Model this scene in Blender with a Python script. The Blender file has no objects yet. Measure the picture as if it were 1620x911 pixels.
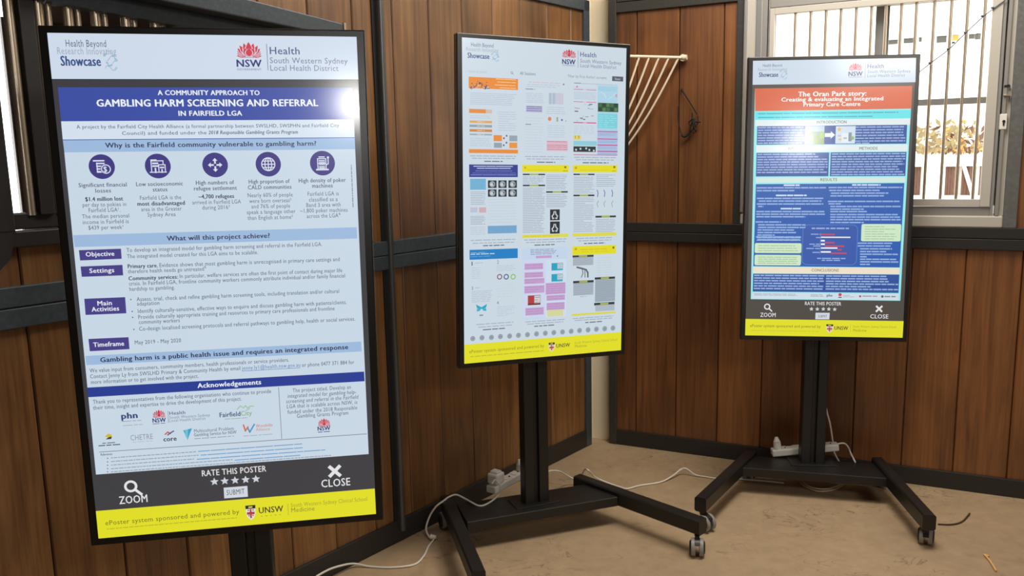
import bpy, math, random
import numpy as np
from mathutils import Matrix, Vector

C = bpy.context.scene.collection
PI = math.pi
# ------------------------------------------------------------------ camera
F, PITCH, ROLL, EYE = 1304.12, 0.157091, -0.020886, 1.60
_c, _s, _cp, _sp = math.cos(ROLL), math.sin(ROLL), math.cos(PITCH), math.sin(PITCH)
right, up, fwd = Vector((1, 0, 0)), Vector((0, _sp, _cp)), Vector((0, _cp, -_sp))
cr, cu_ = right * _c + up * _s, up * _c - right * _s
cam_d = bpy.data.cameras.new('camera'); cam = bpy.data.objects.new('camera', cam_d); C.objects.link(cam)
m = Matrix.Identity(4)
for i in range(3):
    m[i][0], m[i][1], m[i][2] = cr[i], cu_[i], -fwd[i]
m[0][3], m[1][3], m[2][3] = 0, 0, EYE
cam.matrix_world = m
cam_d.sensor_width = 36; cam_d.sensor_fit = 'HORIZONTAL'; cam_d.lens = F / 1620 * 36
cam_d.clip_start = .05; cam_d.clip_end = 200
bpy.context.scene.camera = cam
# ------------------------------------------------------------------ light
vs = bpy.context.scene.view_settings
vs.view_transform = 'Standard'; vs.look = 'None'; vs.exposure = 0; vs.gamma = 1; vs.use_curve_mapping = False
W = bpy.data.worlds.new('sky'); bpy.context.scene.world = W; W.use_nodes = True
W.node_tree.nodes['Background'].inputs[0].default_value = (1, .98, .95, 1)
W.node_tree.nodes['Background'].inputs[1].default_value = 4.6

def lamp(name, loc, target, sx, sy, power, col=(1, 1, 1), spread=PI):
    d = bpy.data.lights.new(name, 'AREA'); d.shape = 'RECTANGLE'; d.size = sx; d.size_y = sy; d.energy = power; d.color = col; d.spread = spread
    o = bpy.data.objects.new(name, d); C.objects.link(o); o.location = loc
    o.rotation_euler = (Vector(target) - Vector(loc)).to_track_quat('-Z', 'Y').to_euler()
    return o
lamp('ceiling_or_fill_light', (1.2, 3.0, 3.35), (1.15, 3.1, 0), 1.5, .7, 70, (1, .95, .87))
lamp('ceiling_or_fill_light', (.1, 2.2, 3.35), (.1, 2.3, .6), 1.2, .7, 13, (1, .96, .90))
lamp('ceiling_or_fill_light', (3.0, -1.6, 3.35), (1.6, 2.6, .8), 1.4, .8, 75, (1, .95, .88))  # fill light added behind the camera to lift the lower walls
lamp('rear_light', (.87, -4.75, 2.0), (-.37, 2.05, 1.73), .17, .17, 2.5, (1, .98, .94), math.radians(50))
lamp('rear_light', (2.38, -4.75, 2.72), (1.29, 3.68, 1.66), .17, .17, 2.0, (1, .98, .94), math.radians(50))

# ------------------------------------------------------------------ geometry helpers
def ray(u, v):
    a, b = (u - 810) / F, (v - 455.5) / F
    d = fwd + cr * a - cu_ * b
    return d
def atz(u, v, z):
    d = ray(u, v); t = (z - EYE) / d.z
    return Vector((d.x * t, d.y * t, z))
def fl(u, v): return atz(u, v, 0)
def vplane(u, v, P0, ang, off=0):
    n = Vector((-math.sin(ang), math.cos(ang), 0)); dd = Vector((math.cos(ang), math.sin(ang), 0))
    P = Vector((P0.x, P0.y, 0)) + n * off
    d = ray(u, v); t = n.dot(P - Vector((0, 0, EYE))) / n.dot(d)
    Q = d * t + Vector((0, 0, EYE))
    return (Q - P).dot(dd), Q.z            # distance along the wall, height


class MB:
    def __init__(s): s.v = []; s.f = []; s.m = []; s.sm = []
    def add(s, vs, fs, mat=0, smooth=False):
        b = len(s.v); s.v += [tuple(x) for x in vs]
        for f in fs: s.f.append(tuple(b + i for i in f)); s.m.append(mat); s.sm.append(smooth)
        return s
    def box(s, x0, x1, y0, y1, z0, z1, mat=0, bev=0):
        if bev <= 0:
            vs = [(x, y, z) for z in (z0, z1) for y in (y0, y1) for x in (x0, x1)]
            return s.add(vs, [(0, 2, 3, 1), (4, 5, 7, 6), (0, 1, 5, 4), (2, 6, 7, 3), (0, 4, 6, 2), (1, 3, 7, 5)], mat)
        b = min(bev, (x1 - x0) * .45, (y1 - y0) * .45, (z1 - z0) * .45)
        import bmesh
        bm = bmesh.new(); r = bmesh.ops.create_cube(bm, size=1)
        for v in bm.verts:
            v.co = Vector(((x0 + x1) / 2 + v.co.x * (x1 - x0), (y0 + y1) / 2 + v.co.y * (y1 - y0), (z0 + z1) / 2 + v.co.z * (z1 - z0)))
        bmesh.ops.bevel(bm, geom=bm.edges[:], offset=b, segments=2, affect='EDGES', profile=.5)
        bm.verts.index_update()
        s.add([v.co[:] for v in bm.verts], [[v.index for v in f.verts] for f in bm.faces], mat); bm.free()
        return s
    def prism(s, pts, z0, z1, mat=0):     # polygon in x,y (counter-clockwise), extruded in z
        n = len(pts)
        vs = [(p[0], p[1], z0) for p in pts] + [(p[0], p[1], z1) for p in pts]
        fs = [tuple(range(n - 1, -1, -1)), tuple(range(n, 2 * n))] + [(i, (i + 1) % n, n + (i + 1) % n, n + i) for i in range(n)]
        return s.add(vs, fs, mat)
    def prism_xz(s, pts, y0, y1, mat=0):
        n = len(pts)
        vs = [(p[0], y0, p[1]) for p in pts] + [(p[0], y1, p[1]) for p in pts]
        fs = [tuple(range(n)), tuple(range(2 * n - 1, n - 1, -1))] + [(i, n + i, n + (i + 1) % n, (i + 1) % n) for i in range(n)]
        return s.add(vs, fs, mat)
    def beam(s, a, b, w, h, mat=0):       # rectangular bar from a to b, w sideways, h vertical
        a, b = Vector(a), Vector(b); d = (b - a).normalized()
        side = d.cross(Vector((0, 0, 1)))
        side = side.normalized() if side.length > 1e-4 else Vector((1, 0, 0))
        u = side.cross(d).normalized(); ch = min(w, h) * .12
        prof = [(-w / 2 + ch, -h / 2), (w / 2 - ch, -h / 2), (w / 2, -h / 2 + ch), (w / 2, h / 2 - ch), (w / 2 - ch, h / 2), (-w / 2 + ch, h / 2), (-w / 2, h / 2 - ch), (-w / 2, -h / 2 + ch)]
        vs = [p + side * x + u * y for p in (a, b) for x, y in prof]
        return s.add(vs, [tuple(range(8)), tuple(range(15, 7, -1))] + [(i, 8 + i, 8 + (i + 1) % 8, (i + 1) % 8) for i in range(8)], mat)
    def tube(s, pts, r, mat=0, n=10, smooth=True, sub=6, cap=True):
        P = [Vector(p) for p in pts]
        if len(P) > 2 and sub > 1:
            Q = []
            for i in range(len(P) - 1):
                p0, p1, p2, p3 = P[max(i - 1, 0)], P[i], P[i + 1], P[min(i + 2, len(P) - 1)]
                for k in range(sub):
                    t = k / sub
                    Q.append(.5 * ((2 * p1) + (p2 - p0) * t + (2 * p0 - 5 * p1 + 4 * p2 - p3) * t * t + (3 * p1 - p0 - 3 * p2 + p3) * t ** 3))
            Q.append(P[-1]); P = Q
        t0 = (P[1] - P[0]).normalized()
        nn = t0.orthogonal().normalized(); vs = []
        for i, p in enumerate(P):
            t = (P[min(i + 1, len(P) - 1)] - P[max(i - 1, 0)]).normalized()
            nn = (nn - t * nn.dot(t)).normalized(); bb = t.cross(nn)
            for k in range(n):
                a = 2 * PI * k / n; vs.append(p + (nn * math.cos(a) + bb * math.sin(a)) * r)
        fs = [(i * n + k, i * n + (k + 1) % n, (i + 1) * n + (k + 1) % n, (i + 1) * n + k) for i in range(len(P) - 1) for k in range(n)]
        s.add(vs, fs, mat, smooth)
        if cap:
            L = (len(P) - 1) * n
            s.add(vs[:n], [tuple(range(n - 1, -1, -1))], mat); s.add(vs[L:], [tuple(range(n))], mat)
        return s
    def cyl(s, a, b, r, mat=0, n=24, r2=None):
        a, b = Vector(a), Vector(b); t = (b - a).normalized(); x = t.orthogonal().normalized(); y = t.cross(x)
        r2 = r if r2 is None else r2
        A = [a + (x * math.cos(2 * PI * k / n) + y * math.sin(2 * PI * k / n)) * r for k in range(n)]
        B = [b + (x * math.cos(2 * PI * k / n) + y * math.sin(2 * PI * k / n)) * r2 for k in range(n)]
        s.add(A + B, [(k, (k + 1) % n, n + (k + 1) % n, n + k) for k in range(n)], mat, True)
        s.add(A, [tuple(range(n - 1, -1, -1))], mat); s.add(B, [tuple(range(n))], mat)
        return s
    def build(s, name, mats, parent=None, loc=(0, 0, 0), rz=0):
        me = bpy.data.meshes.new(name); me.from_pydata([tuple(v) for v in s.v], [], s.f)
        if not isinstance(mats, (list, tuple)): mats = [mats]
        for x in mats: me.materials.append(x)
        me.polygons.foreach_set('material_index', s.m); me.polygons.foreach_set('use_smooth', s.sm)
        me.validate(); me.update()
        o = bpy.data.objects.new(name, me); C.objects.link(o); o.parent = parent; o.location = loc; o.rotation_euler = (0, 0, rz)
        return o

def empty(name, loc=(0, 0, 0), rz=0):
    o = bpy.data.objects.new(name, None); C.objects.link(o); o.location = loc; o.rotation_euler = (0, 0, rz); o.empty_display_size = .1
    return o
def tag(o, label, cat, group=None):
    o['label'] = label; o['category'] = cat
    if group: o['group'] = group
    return o
def struct(o): o['kind'] = 'structure'; return o

# ------------------------------------------------------------------ materials
def lin(c):
    return tuple(((x / 255) / 12.92 if x / 255 <= .04045 else ((x / 255 + .055) / 1.055) ** 2.4) for x in c)
def pbr(name, col, rough=.5, metal=0, spec=.5):
    m = bpy.data.materials.new(name); m.use_nodes = True; b = m.node_tree.nodes['Principled BSDF']
    b.inputs['Base Color'].default_value = (*lin(col), 1); b.inputs['Roughness'].default_value = rough
    b.inputs['Metallic'].default_value = metal; b.inputs['Specular IOR Level'].default_value = spec
    return m
class NT:
    def __init__(s, m): s.t = m.node_tree; s.n = s.t.nodes; s.b = s.n['Principled BSDF']
    def new(s, typ, **kw):
        o = s.n.new(typ)
        for k, v in kw.items(): setattr(o, k, v)
        return o
    def link(s, a, b): s.t.links.new(a, b)
    def noise(s, vec, scale, detail=4, rough=.6, dist=0):
        n = s.new('ShaderNodeTexNoise'); n.inputs['Scale'].default_value = scale; n.inputs['Detail'].default_value = detail
        n.inputs['Roughness'].default_value = rough; n.inputs['Distortion'].default_value = dist
        s.link(vec, n.inputs['Vector']); return n.outputs['Fac']
    def ramp(s, fac, stops):
        r = s.new('ShaderNodeValToRGB'); e = r.color_ramp.elements
        while len(e) < len(stops): e.new(.5)
        for i, (p, c) in enumerate(stops): e[i].position = p; e[i].color = (*c, 1)
        s.link(fac, r.inputs['Fac']); return r.outputs['Color']
    def mix(s, fac, a, b, blend='MIX'):
        x = s.new('ShaderNodeMix', data_type='RGBA', blend_type=blend)
        if isinstance(fac, (int, float)): x.inputs[0].default_value = fac
        else: s.link(fac, x.inputs[0])
        for inp, q in ((x.inputs[6], a), (x.inputs[7], b)):
            if isinstance(q, tuple): inp.default_value = (*q, 1)
            else: s.link(q, inp)
        return x.outputs[2]
    def mapping(s, scale, coord='Object'):
        t = s.new('ShaderNodeTexCoord'); mp = s.new('ShaderNodeMapping'); mp.inputs['Scale'].default_value = scale
        s.link(t.outputs[coord], mp.inputs['Vector']); return mp.outputs['Vector']
    def bump(s, h, strength=.2, dist=.01):
        b = s.new('ShaderNodeBump'); b.inputs['Strength'].default_value = strength; b.inputs['Distance'].default_value = dist
        s.link(h, b.inputs['Height']); s.link(b.outputs['Normal'], s.b.inputs['Normal'])

PLANK_A, PLANK_B = .205, .222
def wood_mat(name, dark, mid, light, shift=0.0, PLANK=.2):
    m = pbr(name, (120, 80, 50), .4, 0, .75); t = NT(m)
    tc = t.new('ShaderNodeTexCoord'); sep = t.new('ShaderNodeSeparateXYZ'); t.link(tc.outputs['Object'], sep.inputs[0])
    dv = t.new('ShaderNodeMath', operation='DIVIDE'); t.link(sep.outputs[0], dv.inputs[0]); dv.inputs[1].default_value = PLANK
    flo = t.new('ShaderNodeMath', operation='FLOOR'); t.link(dv.outputs[0], flo.inputs[0])
    ad = t.new('ShaderNodeMath', operation='ADD'); t.link(flo.outputs[0], ad.inputs[0]); ad.inputs[1].default_value = shift
    wn = t.new('ShaderNodeTexWhiteNoise', noise_dimensions='1D'); t.link(ad.outputs[0], wn.inputs['W'])
    # grain coordinates, shifted for each board so that boards do not continue each other
    mul = t.new('ShaderNodeVectorMath', operation='SCALE'); t.link(wn.outputs['Color'], mul.inputs[0]); mul.inputs['Scale'].default_value = 9
    av = t.new('ShaderNodeVectorMath', operation='ADD'); t.link(tc.outputs['Object'], av.inputs[0]); t.link(mul.outputs[0], av.inputs[1])
    mp = t.new('ShaderNodeMapping'); mp.inputs['Scale'].default_value = (16, 16, .9); t.link(av.outputs[0], mp.inputs['Vector'])
    g1 = t.noise(mp.outputs[0], 1.0, 6, .62, 1.6)
    mp2 = t.new('ShaderNodeMapping'); mp2.inputs['Scale'].default_value = (95, 95, 2.2); t.link(av.outputs[0], mp2.inputs['Vector'])
    g2 = t.noise(mp2.outputs[0], 1.0, 3, .6, .4)
    mp3 = t.new('ShaderNodeMapping'); mp3.inputs['Scale'].default_value = (2.2, 2.2, 1.3); t.link(av.outputs[0], mp3.inputs['Vector'])
    g3 = t.noise(mp3.outputs[0], 1.0, 3, .6, .3)
    c = t.ramp(g1, [(.25, dark), (.5, mid), (.78, light)])
    c = t.mix(.35, c, t.ramp(g2, [(.3, dark), (.7, light)]), 'MIX')
    tone = t.ramp(wn.outputs['Value'], [(0, (.72, .69, .68)), (.5, (.95, .93, .92)), (1, (1.2, 1.17, 1.12))])
    c = t.mix(1.0, c, tone, 'MULTIPLY')
    stain = t.ramp(g3, [(.36, (.45, .42, .40)), (.56, (1, 1, 1))])
    c = t.mix(.7, c, stain, 'MULTIPLY')
    t.link(c, t.b.inputs['Base Color'])
    t.bump(g2, .12, .003)
    return m
M = {}
M['wood'] = wood_mat('stained_timber', (.064, .024, .0055), (.215, .092, .025), (.35, .175, .062), 0, PLANK_A)
M['wood_b'] = wood_mat('red_stained_timber', (.066, .021, .005), (.21, .075, .0185), (.32, .128, .036), 3, PLANK_B)
M['wood_far'] = wood_mat('dim_stall_timber', (.014, .006, .003), (.06, .025, .011), (.12, .06, .03), 7, PLANK_A)  # boards darkened to put the next stall's dimness into their colour
def steel(name, col, rough, speck):
    m = pbr(name, col, rough); t = NT(m)
    v = t.mapping((1, 1, 1)); n = t.noise(v, 60, 4, .7); n2 = t.noise(v, 4, 3, .6)
    a = lin(col); b = tuple(min(1, x * speck) for x in a)
    t.link(t.mix(n2, t.ramp(n, [(.42, a), (.75, b)]), a), t.b.inputs['Base Color']); t.bump(n, .15, .002)
    return m
M['steel'] = steel('painted_steel_with_sheen', (62, 69, 74), .36, 1.9)  # paler and bluer than the paint: daylight sheen put into the colour
M['steel_dark'] = steel('dark_steel', (38, 36, 34), .45, 1.6)
M['galv'] = pbr('galvanised_bar', (196, 180, 158), .32, .75)
M['post_grey'] = steel('mottled_grey_steel', (92, 92, 88), .5, 1.8)
M['steel_b'] = steel('brown_grey_steel', (54, 52, 48), .4, 1.8)
M['post_steel'] = pbr('glossy_steel_post', (96, 98, 98), .3, .55)  # paler and part metallic, so the rounded edge carries a highlight
M['cream'] = pbr('cream_paint', (226, 212, 184), .7)
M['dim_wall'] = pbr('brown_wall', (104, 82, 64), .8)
M['alu'] = pbr('grey_aluminium', (150, 146, 140), .42, .25)
M['alu_dark'] = pbr('shaded_aluminium', (128, 128, 126), .5, .1)
M['sill'] = pbr('cream_sill', (186, 180, 168), .5)
M['black'] = pbr('black_powder_coat', (27, 25, 23), .42)
M['bezel'] = pbr('black_bezel', (27, 24, 21), .3)
M['rim'] = pbr('silver_rim', (120, 112, 100), .35, .6)
M['rubber'] = pbr('caster_tread', (140, 136, 130), .5)
M['grey_plastic'] = pbr('dark_caster_cap', (38, 36, 34), .5)
M['white_plastic'] = pbr('white_plastic', (228, 224, 214), .45)
M['cable'] = pbr('white_cable', (226, 220, 206), .55)
M['beige_cable'] = pbr('beige_cable', (190, 170, 140), .6)
M['cord'] = pbr('black_cord', (22, 20, 18), .8)
M['straw'] = pbr('dry_straw', (224, 176, 104), .8)
M['twig'] = pbr('dark_twig', (74, 56, 38), .9)
M['rack'] = pbr('cream_rack_paint', (226, 210, 184), .5)
M['white_wall'] = pbr('white_render', (236, 234, 228), .9)
M['concrete'] = pbr('pale_concrete', (216, 208, 196), .9)
M['brown_panel'] = pbr('brown_boards', (84, 56, 42), .8)
M['leaf'] = pbr('dry_leaves', (128, 116, 82), .9)
M['dark_glass'] = pbr('dark_window', (60, 62, 56), .3)
M['orange'] = pbr('orange_board', (210, 140, 70), .8)
# floor
m = pbr('worn_concrete_floor', (170, 140, 105), .62); t = NT(m); v = t.mapping((1, 1, 1))
n1 = t.noise(v, 1.3, 6, .65); n2 = t.noise(v, 14, 6, .7); n3 = t.noise(v, 3.2, 5, .7, 1.2)
c = t.ramp(n1, [(.3, lin((154, 130, 102))), (.6, lin((176, 150, 116))), (.8, lin((190, 164, 128)))])
c = t.mix(.25, c, t.ramp(n2, [(.3, lin((130, 106, 80))), (.7, lin((194, 168, 130)))]))
c = t.mix(t.ramp(n3, [(.60, (0, 0, 0)), (.78, (.45, .45, .45))]), c, lin((122, 98, 74)))
mpw = t.mapping((1.1, 2.0, 1)); nw = t.new('ShaderNodeTexNoise'); nw.inputs['Scale'].default_value = 3.3; nw.inputs['Detail'].default_value = 2; nw.inputs['Distortion'].default_value = 2.2
t.link(mpw, nw.inputs['Vector'])
scuff = t.ramp(nw.outputs['Fac'], [(.488, (0, 0, 0)), (.5, (.75, .75, .75)), (.512, (0, 0, 0))])
gate = t.mix(1, scuff, t.ramp(t.noise(v, 2.1, 2), [(.50, (0, 0, 0)), (.58, (1, 1, 1))]), 'MULTIPLY')
c = t.mix(gate, c, lin((104, 82, 60)))
t.link(c, t.b.inputs['Base Color']); t.bump(n2, .08, .004)
M['floor'] = m
# window glass: clear pane with a faint sheen
m = bpy.data.materials.new('clear_glass'); m.use_nodes = True; nt = m.node_tree; nt.nodes.clear()
o = nt.nodes.new('ShaderNodeOutputMaterial'); mx = nt.nodes.new('ShaderNodeMixShader'); tr = nt.nodes.new('ShaderNodeBsdfTransparent'); gl = nt.nodes.new('ShaderNodeBsdfGlossy')
gl.inputs['Roughness'].default_value = .02; mx.inputs[0].default_value = .05
nt.links.new(tr.outputs[0], mx.inputs[1]); nt.links.new(gl.outputs[0], mx.inputs[2]); nt.links.new(mx.outputs[0], o.inputs[0])
M['glass'] = m

# ------------------------------------------------------------------ the room
AA, AB = math.radians(51), math.radians(-25.5)
PA, PB = fl(800, 772), fl(1200, 733)
dA = Vector((math.cos(AA), math.sin(AA), 0)); nA = Vector((-math.sin(AA), math.cos(AA), 0))
dB = Vector((math.cos(AB), math.sin(AB), 0)); nB = Vector((-math.sin(AB), math.cos(AB), 0))
def A(u, v, off=0): return vplane(u, v, PA, AA, off)
def B(u, v, off=0): return vplane(u, v, PB, AB, off)
def cross(p, d, q, e):
    s = ((q.x - p.x) * e.y - (q.y - p.y) * e.x) / (d.x * e.y - d.y * e.x); return p + d * s
back = .055
corner = cross(PA + nA * back, dA, PB + nB * back, dB)
A_end, B_end = PA - dA * 4.2, PB + dB * 3.2
CEIL = 3.45
room = [A_end + nA * .1, corner + (nA + nB) * .12, B_end + nB * .1, Vector((4.6, -5, 0)), Vector((-3.4, -5, 0))]
left_floor = [A_end + nA * .1, PA - dA * .2 + nA * .1, PA - dA * .2 + nA * 3.2, A_end + nA * 3.2]
b = MB(); b.prism([(p.x, p.y) for p in reversed(room)], -.12, 0)
struct(b.build('floor', M['floor']))
b = MB(); b.prism([(p.x, p.y) for p in reversed(room)], CEIL, CEIL + .1)
struct(b.build('ceiling', M['dim_wall']))

def planks(mb, s0, s1, z0, z1, y0=.014, y1=.045, mat=0, PLANK=PLANK_A):
    i0 = math.floor(s0 / PLANK + 1e-6)
    while i0 * PLANK < s1 - 1e-4:
        a, e = max(s0, i0 * PLANK), min(s1, (i0 + 1) * PLANK); g = .0016; c = .004
        if e - a > .012:
            a += g; e -= g
            pts = [(a, y0 + c), (a + c, y0), (e - c, y0), (e, y0 + c), (e, y1), (a, y1)]
            mb.prism(pts, z0, z1, mat)
        i0 += 1

# --- wall A (left): timber boards in a steel frame, with an open barred part further left
sP = A(617, 391)[0]                         # steel post between the panels
sR = A(934, 300)[0]                         # right-hand end of the frame
sBars = A(318, 40)[0]                       # boards go full height right of here
wl = struct(empty('wall_left', PA, AA))
TOPL = 2.335
b = MB(); planks(b, sP, sR - .04, .06, TOPL + .03); planks(b, sBars, sP, .06, 2.9); planks(b, -4.2, sBars, .06, 1.40)
b.build('planking', M['wood'], wl)
b = MB(); b.box(sBars, sR + .25, back, back + .1, 0, CEIL); b.box(-4.2, sBars, back, back + .1, 0, 1.40)
b.build('backing_wall', M['cream'], wl)
b = MB(); b.box(-4.2, sR, 0, .04, 0, .095, bev=.003); b.build('bottom_rail', M['steel_dark'], wl)
b = MB()
b.box(-4.2, sR - .04, -.004, .03, 1.165, 1.2205, bev=.003); b.box(-4.2, sR - .04, -.004, .03, 1.2235, 1.28, bev=.003)
b.build('mid_rail', M['steel'], wl)
b = MB(); b.box(sP - .016, sP + .012, -.010, .03, .05, CEIL, bev=.002); b.cyl((sP - .005, -.008, .05), (sP - .005, -.008, CEIL), .011, n=20); b.build('post', M['post_steel'], wl)
b = MB(); b.box(sP - .034, sP - .017, .008, .02, .06, CEIL); b.build('shadow_gap', M['cord'], wl)
b = MB(); b.box(sR - .05, sR, -.002, .05, 0, TOPL + .055, bev=.003); b.build('post', M['steel'], wl)
b = MB(); b.box(sP, sR, -.002, .045, TOPL, TOPL + .055, bev=.003); b.build('top_rail', M['steel'], wl)
# barred part
zr = 1.47
b = MB(); b.box(-4.2, sBars, -.01, .035, 1.385, 1.43, bev=.004); b.box(-4.2, sBars, -.002, .03, 1.433, 1.478, bev=.004)
b.build('bar_rail', M['steel_dark'], wl)
def edge(p, q, off):
    (a, za), (e, ze) = A(*p, off), A(*q, off)
    return lambda x: za + (ze - za) * (x - a) / (e - a)
sEnd = A(535, 38, -.07)[0]; sSub = A(470, 45, -.03)[0]; sFar = -2.7
eTop, eMid, eLow = edge((382, 0), (535, 39), -.07), edge((232, 0), (455, 45), -.07), edge((72, 1), (290, 42), -.03)
b = MB(); b.prism_xz([(sFar, eMid(sFar)), (sEnd, eMid(sEnd)), (sEnd, eTop(sEnd)), (sFar, eTop(sFar))], -.10, -.035)
tb = b.build('track_beam', M['steel'], wl); md = tb.modifiers.new('bevel', 'BEVEL'); md.width = .004; md.segments = 2
b = MB(); b.prism_xz([(sEnd - .002, eMid(sEnd) - .004), (sEnd + .007, eMid(sEnd) - .004), (sEnd + .007, eTop(sEnd) + .003), (sEnd - .002, eTop(sEnd) + .003)], -.104, -.03); b.build('beam_end_cap', M['galv'], wl)
b = MB(); b.prism_xz([(sFar, eLow(sFar)), (sSub, eLow(sSub)), (sSub, eMid(sSub) - .004), (sFar, eMid(sFar) - .004)], -.033, .02)
b.prism_xz([(sFar, eMid(sFar) - .006), (sSub, eMid(sSub) - .006), (sSub, eTop(sSub)), (sFar, eTop(sFar))], -.03, .01)
b.build('bar_top_rail', M['steel'], wl)
zb1 = eLow(sPB := A(38, 5)[0]) + .01
sPost0, sPost1 = A(25, 5)[0], A(52, 30)[0]
b = MB(); b.box(sPost0, sPost1, -.015, .03, 1.47, zb1, bev=.003); b.build('bar_post', M['steel_dark'], wl)
xs = [A(x, 25)[0] for x in (62, 109, 152, 199, 245, 281)]
xs += [A(x, 5)[0] for x in (13,)]
for s in xs:
    b = MB(); zt_ = eLow(s) + .01; b.cyl((s, .005, 1.47), (s, .005, zt_), .0135, n=16); b.cyl((s + .03, .012, 1.47), (s + .03, .012, zt_), .008, n=10)
    b.build('bar', M['galv'], wl)
sg = A(20, 335)[0] - .008
b = MB(); b.box(sg - .36, sg, -.03, .02, 1.43, zb1, bev=.003)
b.prism_xz([(sg - .3, 1.30), (sg - .08, 1.30), (sg - .02, 1.36), (sg, 1.43), (sg - .3, 1.43)], -.03, -.004)
b.build('latch_post', M['steel_dark'], wl)
# next stall behind the bars
wf = struct(empty('wall_far_left', PA + nA * 1.6, AA))
q0, q1 = A(-14, 230, 1.6)[0], A(20, 230, 1.6)[0]
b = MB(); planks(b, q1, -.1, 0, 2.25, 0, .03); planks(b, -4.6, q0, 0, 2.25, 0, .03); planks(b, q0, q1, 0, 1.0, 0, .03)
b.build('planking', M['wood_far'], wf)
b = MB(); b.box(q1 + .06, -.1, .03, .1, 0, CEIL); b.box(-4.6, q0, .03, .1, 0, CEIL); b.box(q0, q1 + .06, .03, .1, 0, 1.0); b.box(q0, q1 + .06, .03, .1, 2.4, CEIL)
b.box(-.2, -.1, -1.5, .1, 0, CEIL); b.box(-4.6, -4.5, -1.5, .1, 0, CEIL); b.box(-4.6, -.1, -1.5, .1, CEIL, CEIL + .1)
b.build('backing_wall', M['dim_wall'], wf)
b = MB(); b.prism([(p.x, p.y) for p in left_floor], -.12, -.004); struct(b.build('floor_next_stall', M['floor']))

# --- wall B (back): timber boards, window
wb = struct(empty('wall_back', PB, AB))
TOPB = 2.325
sL0 = B(963, 400)[0]; sL1 = B(975, 300)[0]
sW0, sW1 = B(1164, 120)[0], B(1177, 70)[0]          # post left of the window
sW2, sW3 = B(1597, 200)[0], B(1612, 300)[0]         # post right of the window
MID0, MID1 = 1.145, 1.245
b = MB(); planks(b, sL1 - .01, 3.2, .06, MID0 + .02, PLANK=PLANK_B); planks(b, sL1 - .01, sW0 + .01, MID1 - .02, TOPB + .02, PLANK=PLANK_B); planks(b, sW3 - .01, 3.2, MID1 - .02, TOPB + .02, PLANK=PLANK_B)
b.build('planking', M['wood_b'], wb)
b = MB()
b.box(sL0 - .45, sW1, back, back + .12, 0, CEIL); b.box(sW1, sW2, back, back + .12, 0, MID1); b.box(sW2, 3.2, back, back + .12, 0, CEIL); b.box(sW1, sW2, back, back + .12, 2.50, CEIL)
b.build('backing_wall', M['cream'], wb)
b = MB(); b.box(sL0, 3.2, 0, .04, 0, .085, bev=.003); b.build('bottom_rail', M['steel_dark'], wb)
b = MB(); b.box(sL0, 3.2, -.004, .03, MID0, (MID0 + MID1) / 2 - .001, bev=.003); b.box(sL0, 3.2, -.004, .03, (MID0 + MID1) / 2 + .001, MID1, bev=.003)
b.build('mid_rail', M['steel_dark'], wb)  # same paint as the left rail, coloured darker for its weaker sheen
b = MB(); b.box(sL0, sL1, -.002, .05, 0, TOPB + .12, bev=.003); b.build('post', M['steel_b'], wb)
b = MB(); b.box(sW0, sW1, -.002, .05, MID1, TOPB + .12, bev=.003); b.build('post', M['steel_b'], wb)
b = MB(); b.box(sW2, sW3, -.004, .05, MID1, TOPB + .12, bev=.003); b.build('post', M['post_grey'], wb)
b = MB(); b.box(sL1, sW0, -.001, .045, TOPB, TOPB + .05, bev=.003); b.box(sL1, sW0, .003, .045, TOPB + .053, TOPB + .11, bev=.003); b.build('top_rail', M['steel_b'], wb)

# --- window in the back wall
win = struct(empty('window_1', PB, AB))
wz0, wz1 = MID1, 2.50
o0, o1 = sW1, sW2
f0 = B(1206, 60)[0]; f1 = B(1589, 200)[0]           # outer aluminium frame
g0 = B(1217, 60)[0]; g1 = B(1571, 250)[0]           # inner bar frame
zs = B(1500, 341)[1]; zf = B(1500, 327)[1]; zg = B(1500, 315)[1]
zT2 = B(1300, 6)[1]; zT1 = zT2 - .03
zfT = zT2 + .06
b = MB(); b.box(o0, f0, .0, back + .12, zs, wz1); b.box(f1, o1, .012, back + .12, zs, wz1); b.box(o0, o1, -.006, back + .12, wz0, zs, bev=.006)
b.build('reveal', M['sill'], win)
uL = [B(x, 60)[0] for x in (1177, 1182, 1196, 1204)]
b = MB(); b.box(uL[0], uL[1], -.012, .02, wz0 + .06, wz1, bev=.003); b.build('edge_trim', M['alu'], win)
b = MB(); b.box(uL[2], uL[3], -.006, .02, wz0 + .06, wz1, bev=.002); b.build('gap_strip', M['alu_dark'], win)  # solid strip, coloured darker to stand for the shadowed gap
b = MB()
b.box(f0, f0 + .022, -.004, .08, zs, wz1); b.box(f0 + .026, g0, .006, .08, zs, wz1)
b.box(g1, f1 - .02, .008, .08, zs, wz1, bev=.002); b.box(f1 - .014, f1, -.004, .08, zs, wz1, bev=.002)
b.box(g0, g1, .008, .08, zs, zf, bev=.002); b.box(g0, g1, .008, .08, zT2 + .004, wz1, bev=.002)
b.build('frame', M['alu'], win)
b = MB()
b.box(g0, g0 + .022, .0, .03, zf, zT2, bev=.002); b.box(g1 - .04, g1, .0, .03, zf, zT2, bev=.002)
b.box(g0 + .022, g1 - .04, .0, .03, zf + .003, zg, bev=.002); b.box(g0 + .022, g1 - .04, .0, .03, zT1, zT2, bev=.002)
b.build('bar_frame', M['sill'], win)
barx = [(1257.5, 60), (1281.5, 60), (1305.5, 60), (1329, 60), (1353, 60), (1377, 60), (1400, 60), (1424, 60), (1447.5, 60), (1474.5, 80), (1500, 100), (1525.5, 100), (1552, 110)]
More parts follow.
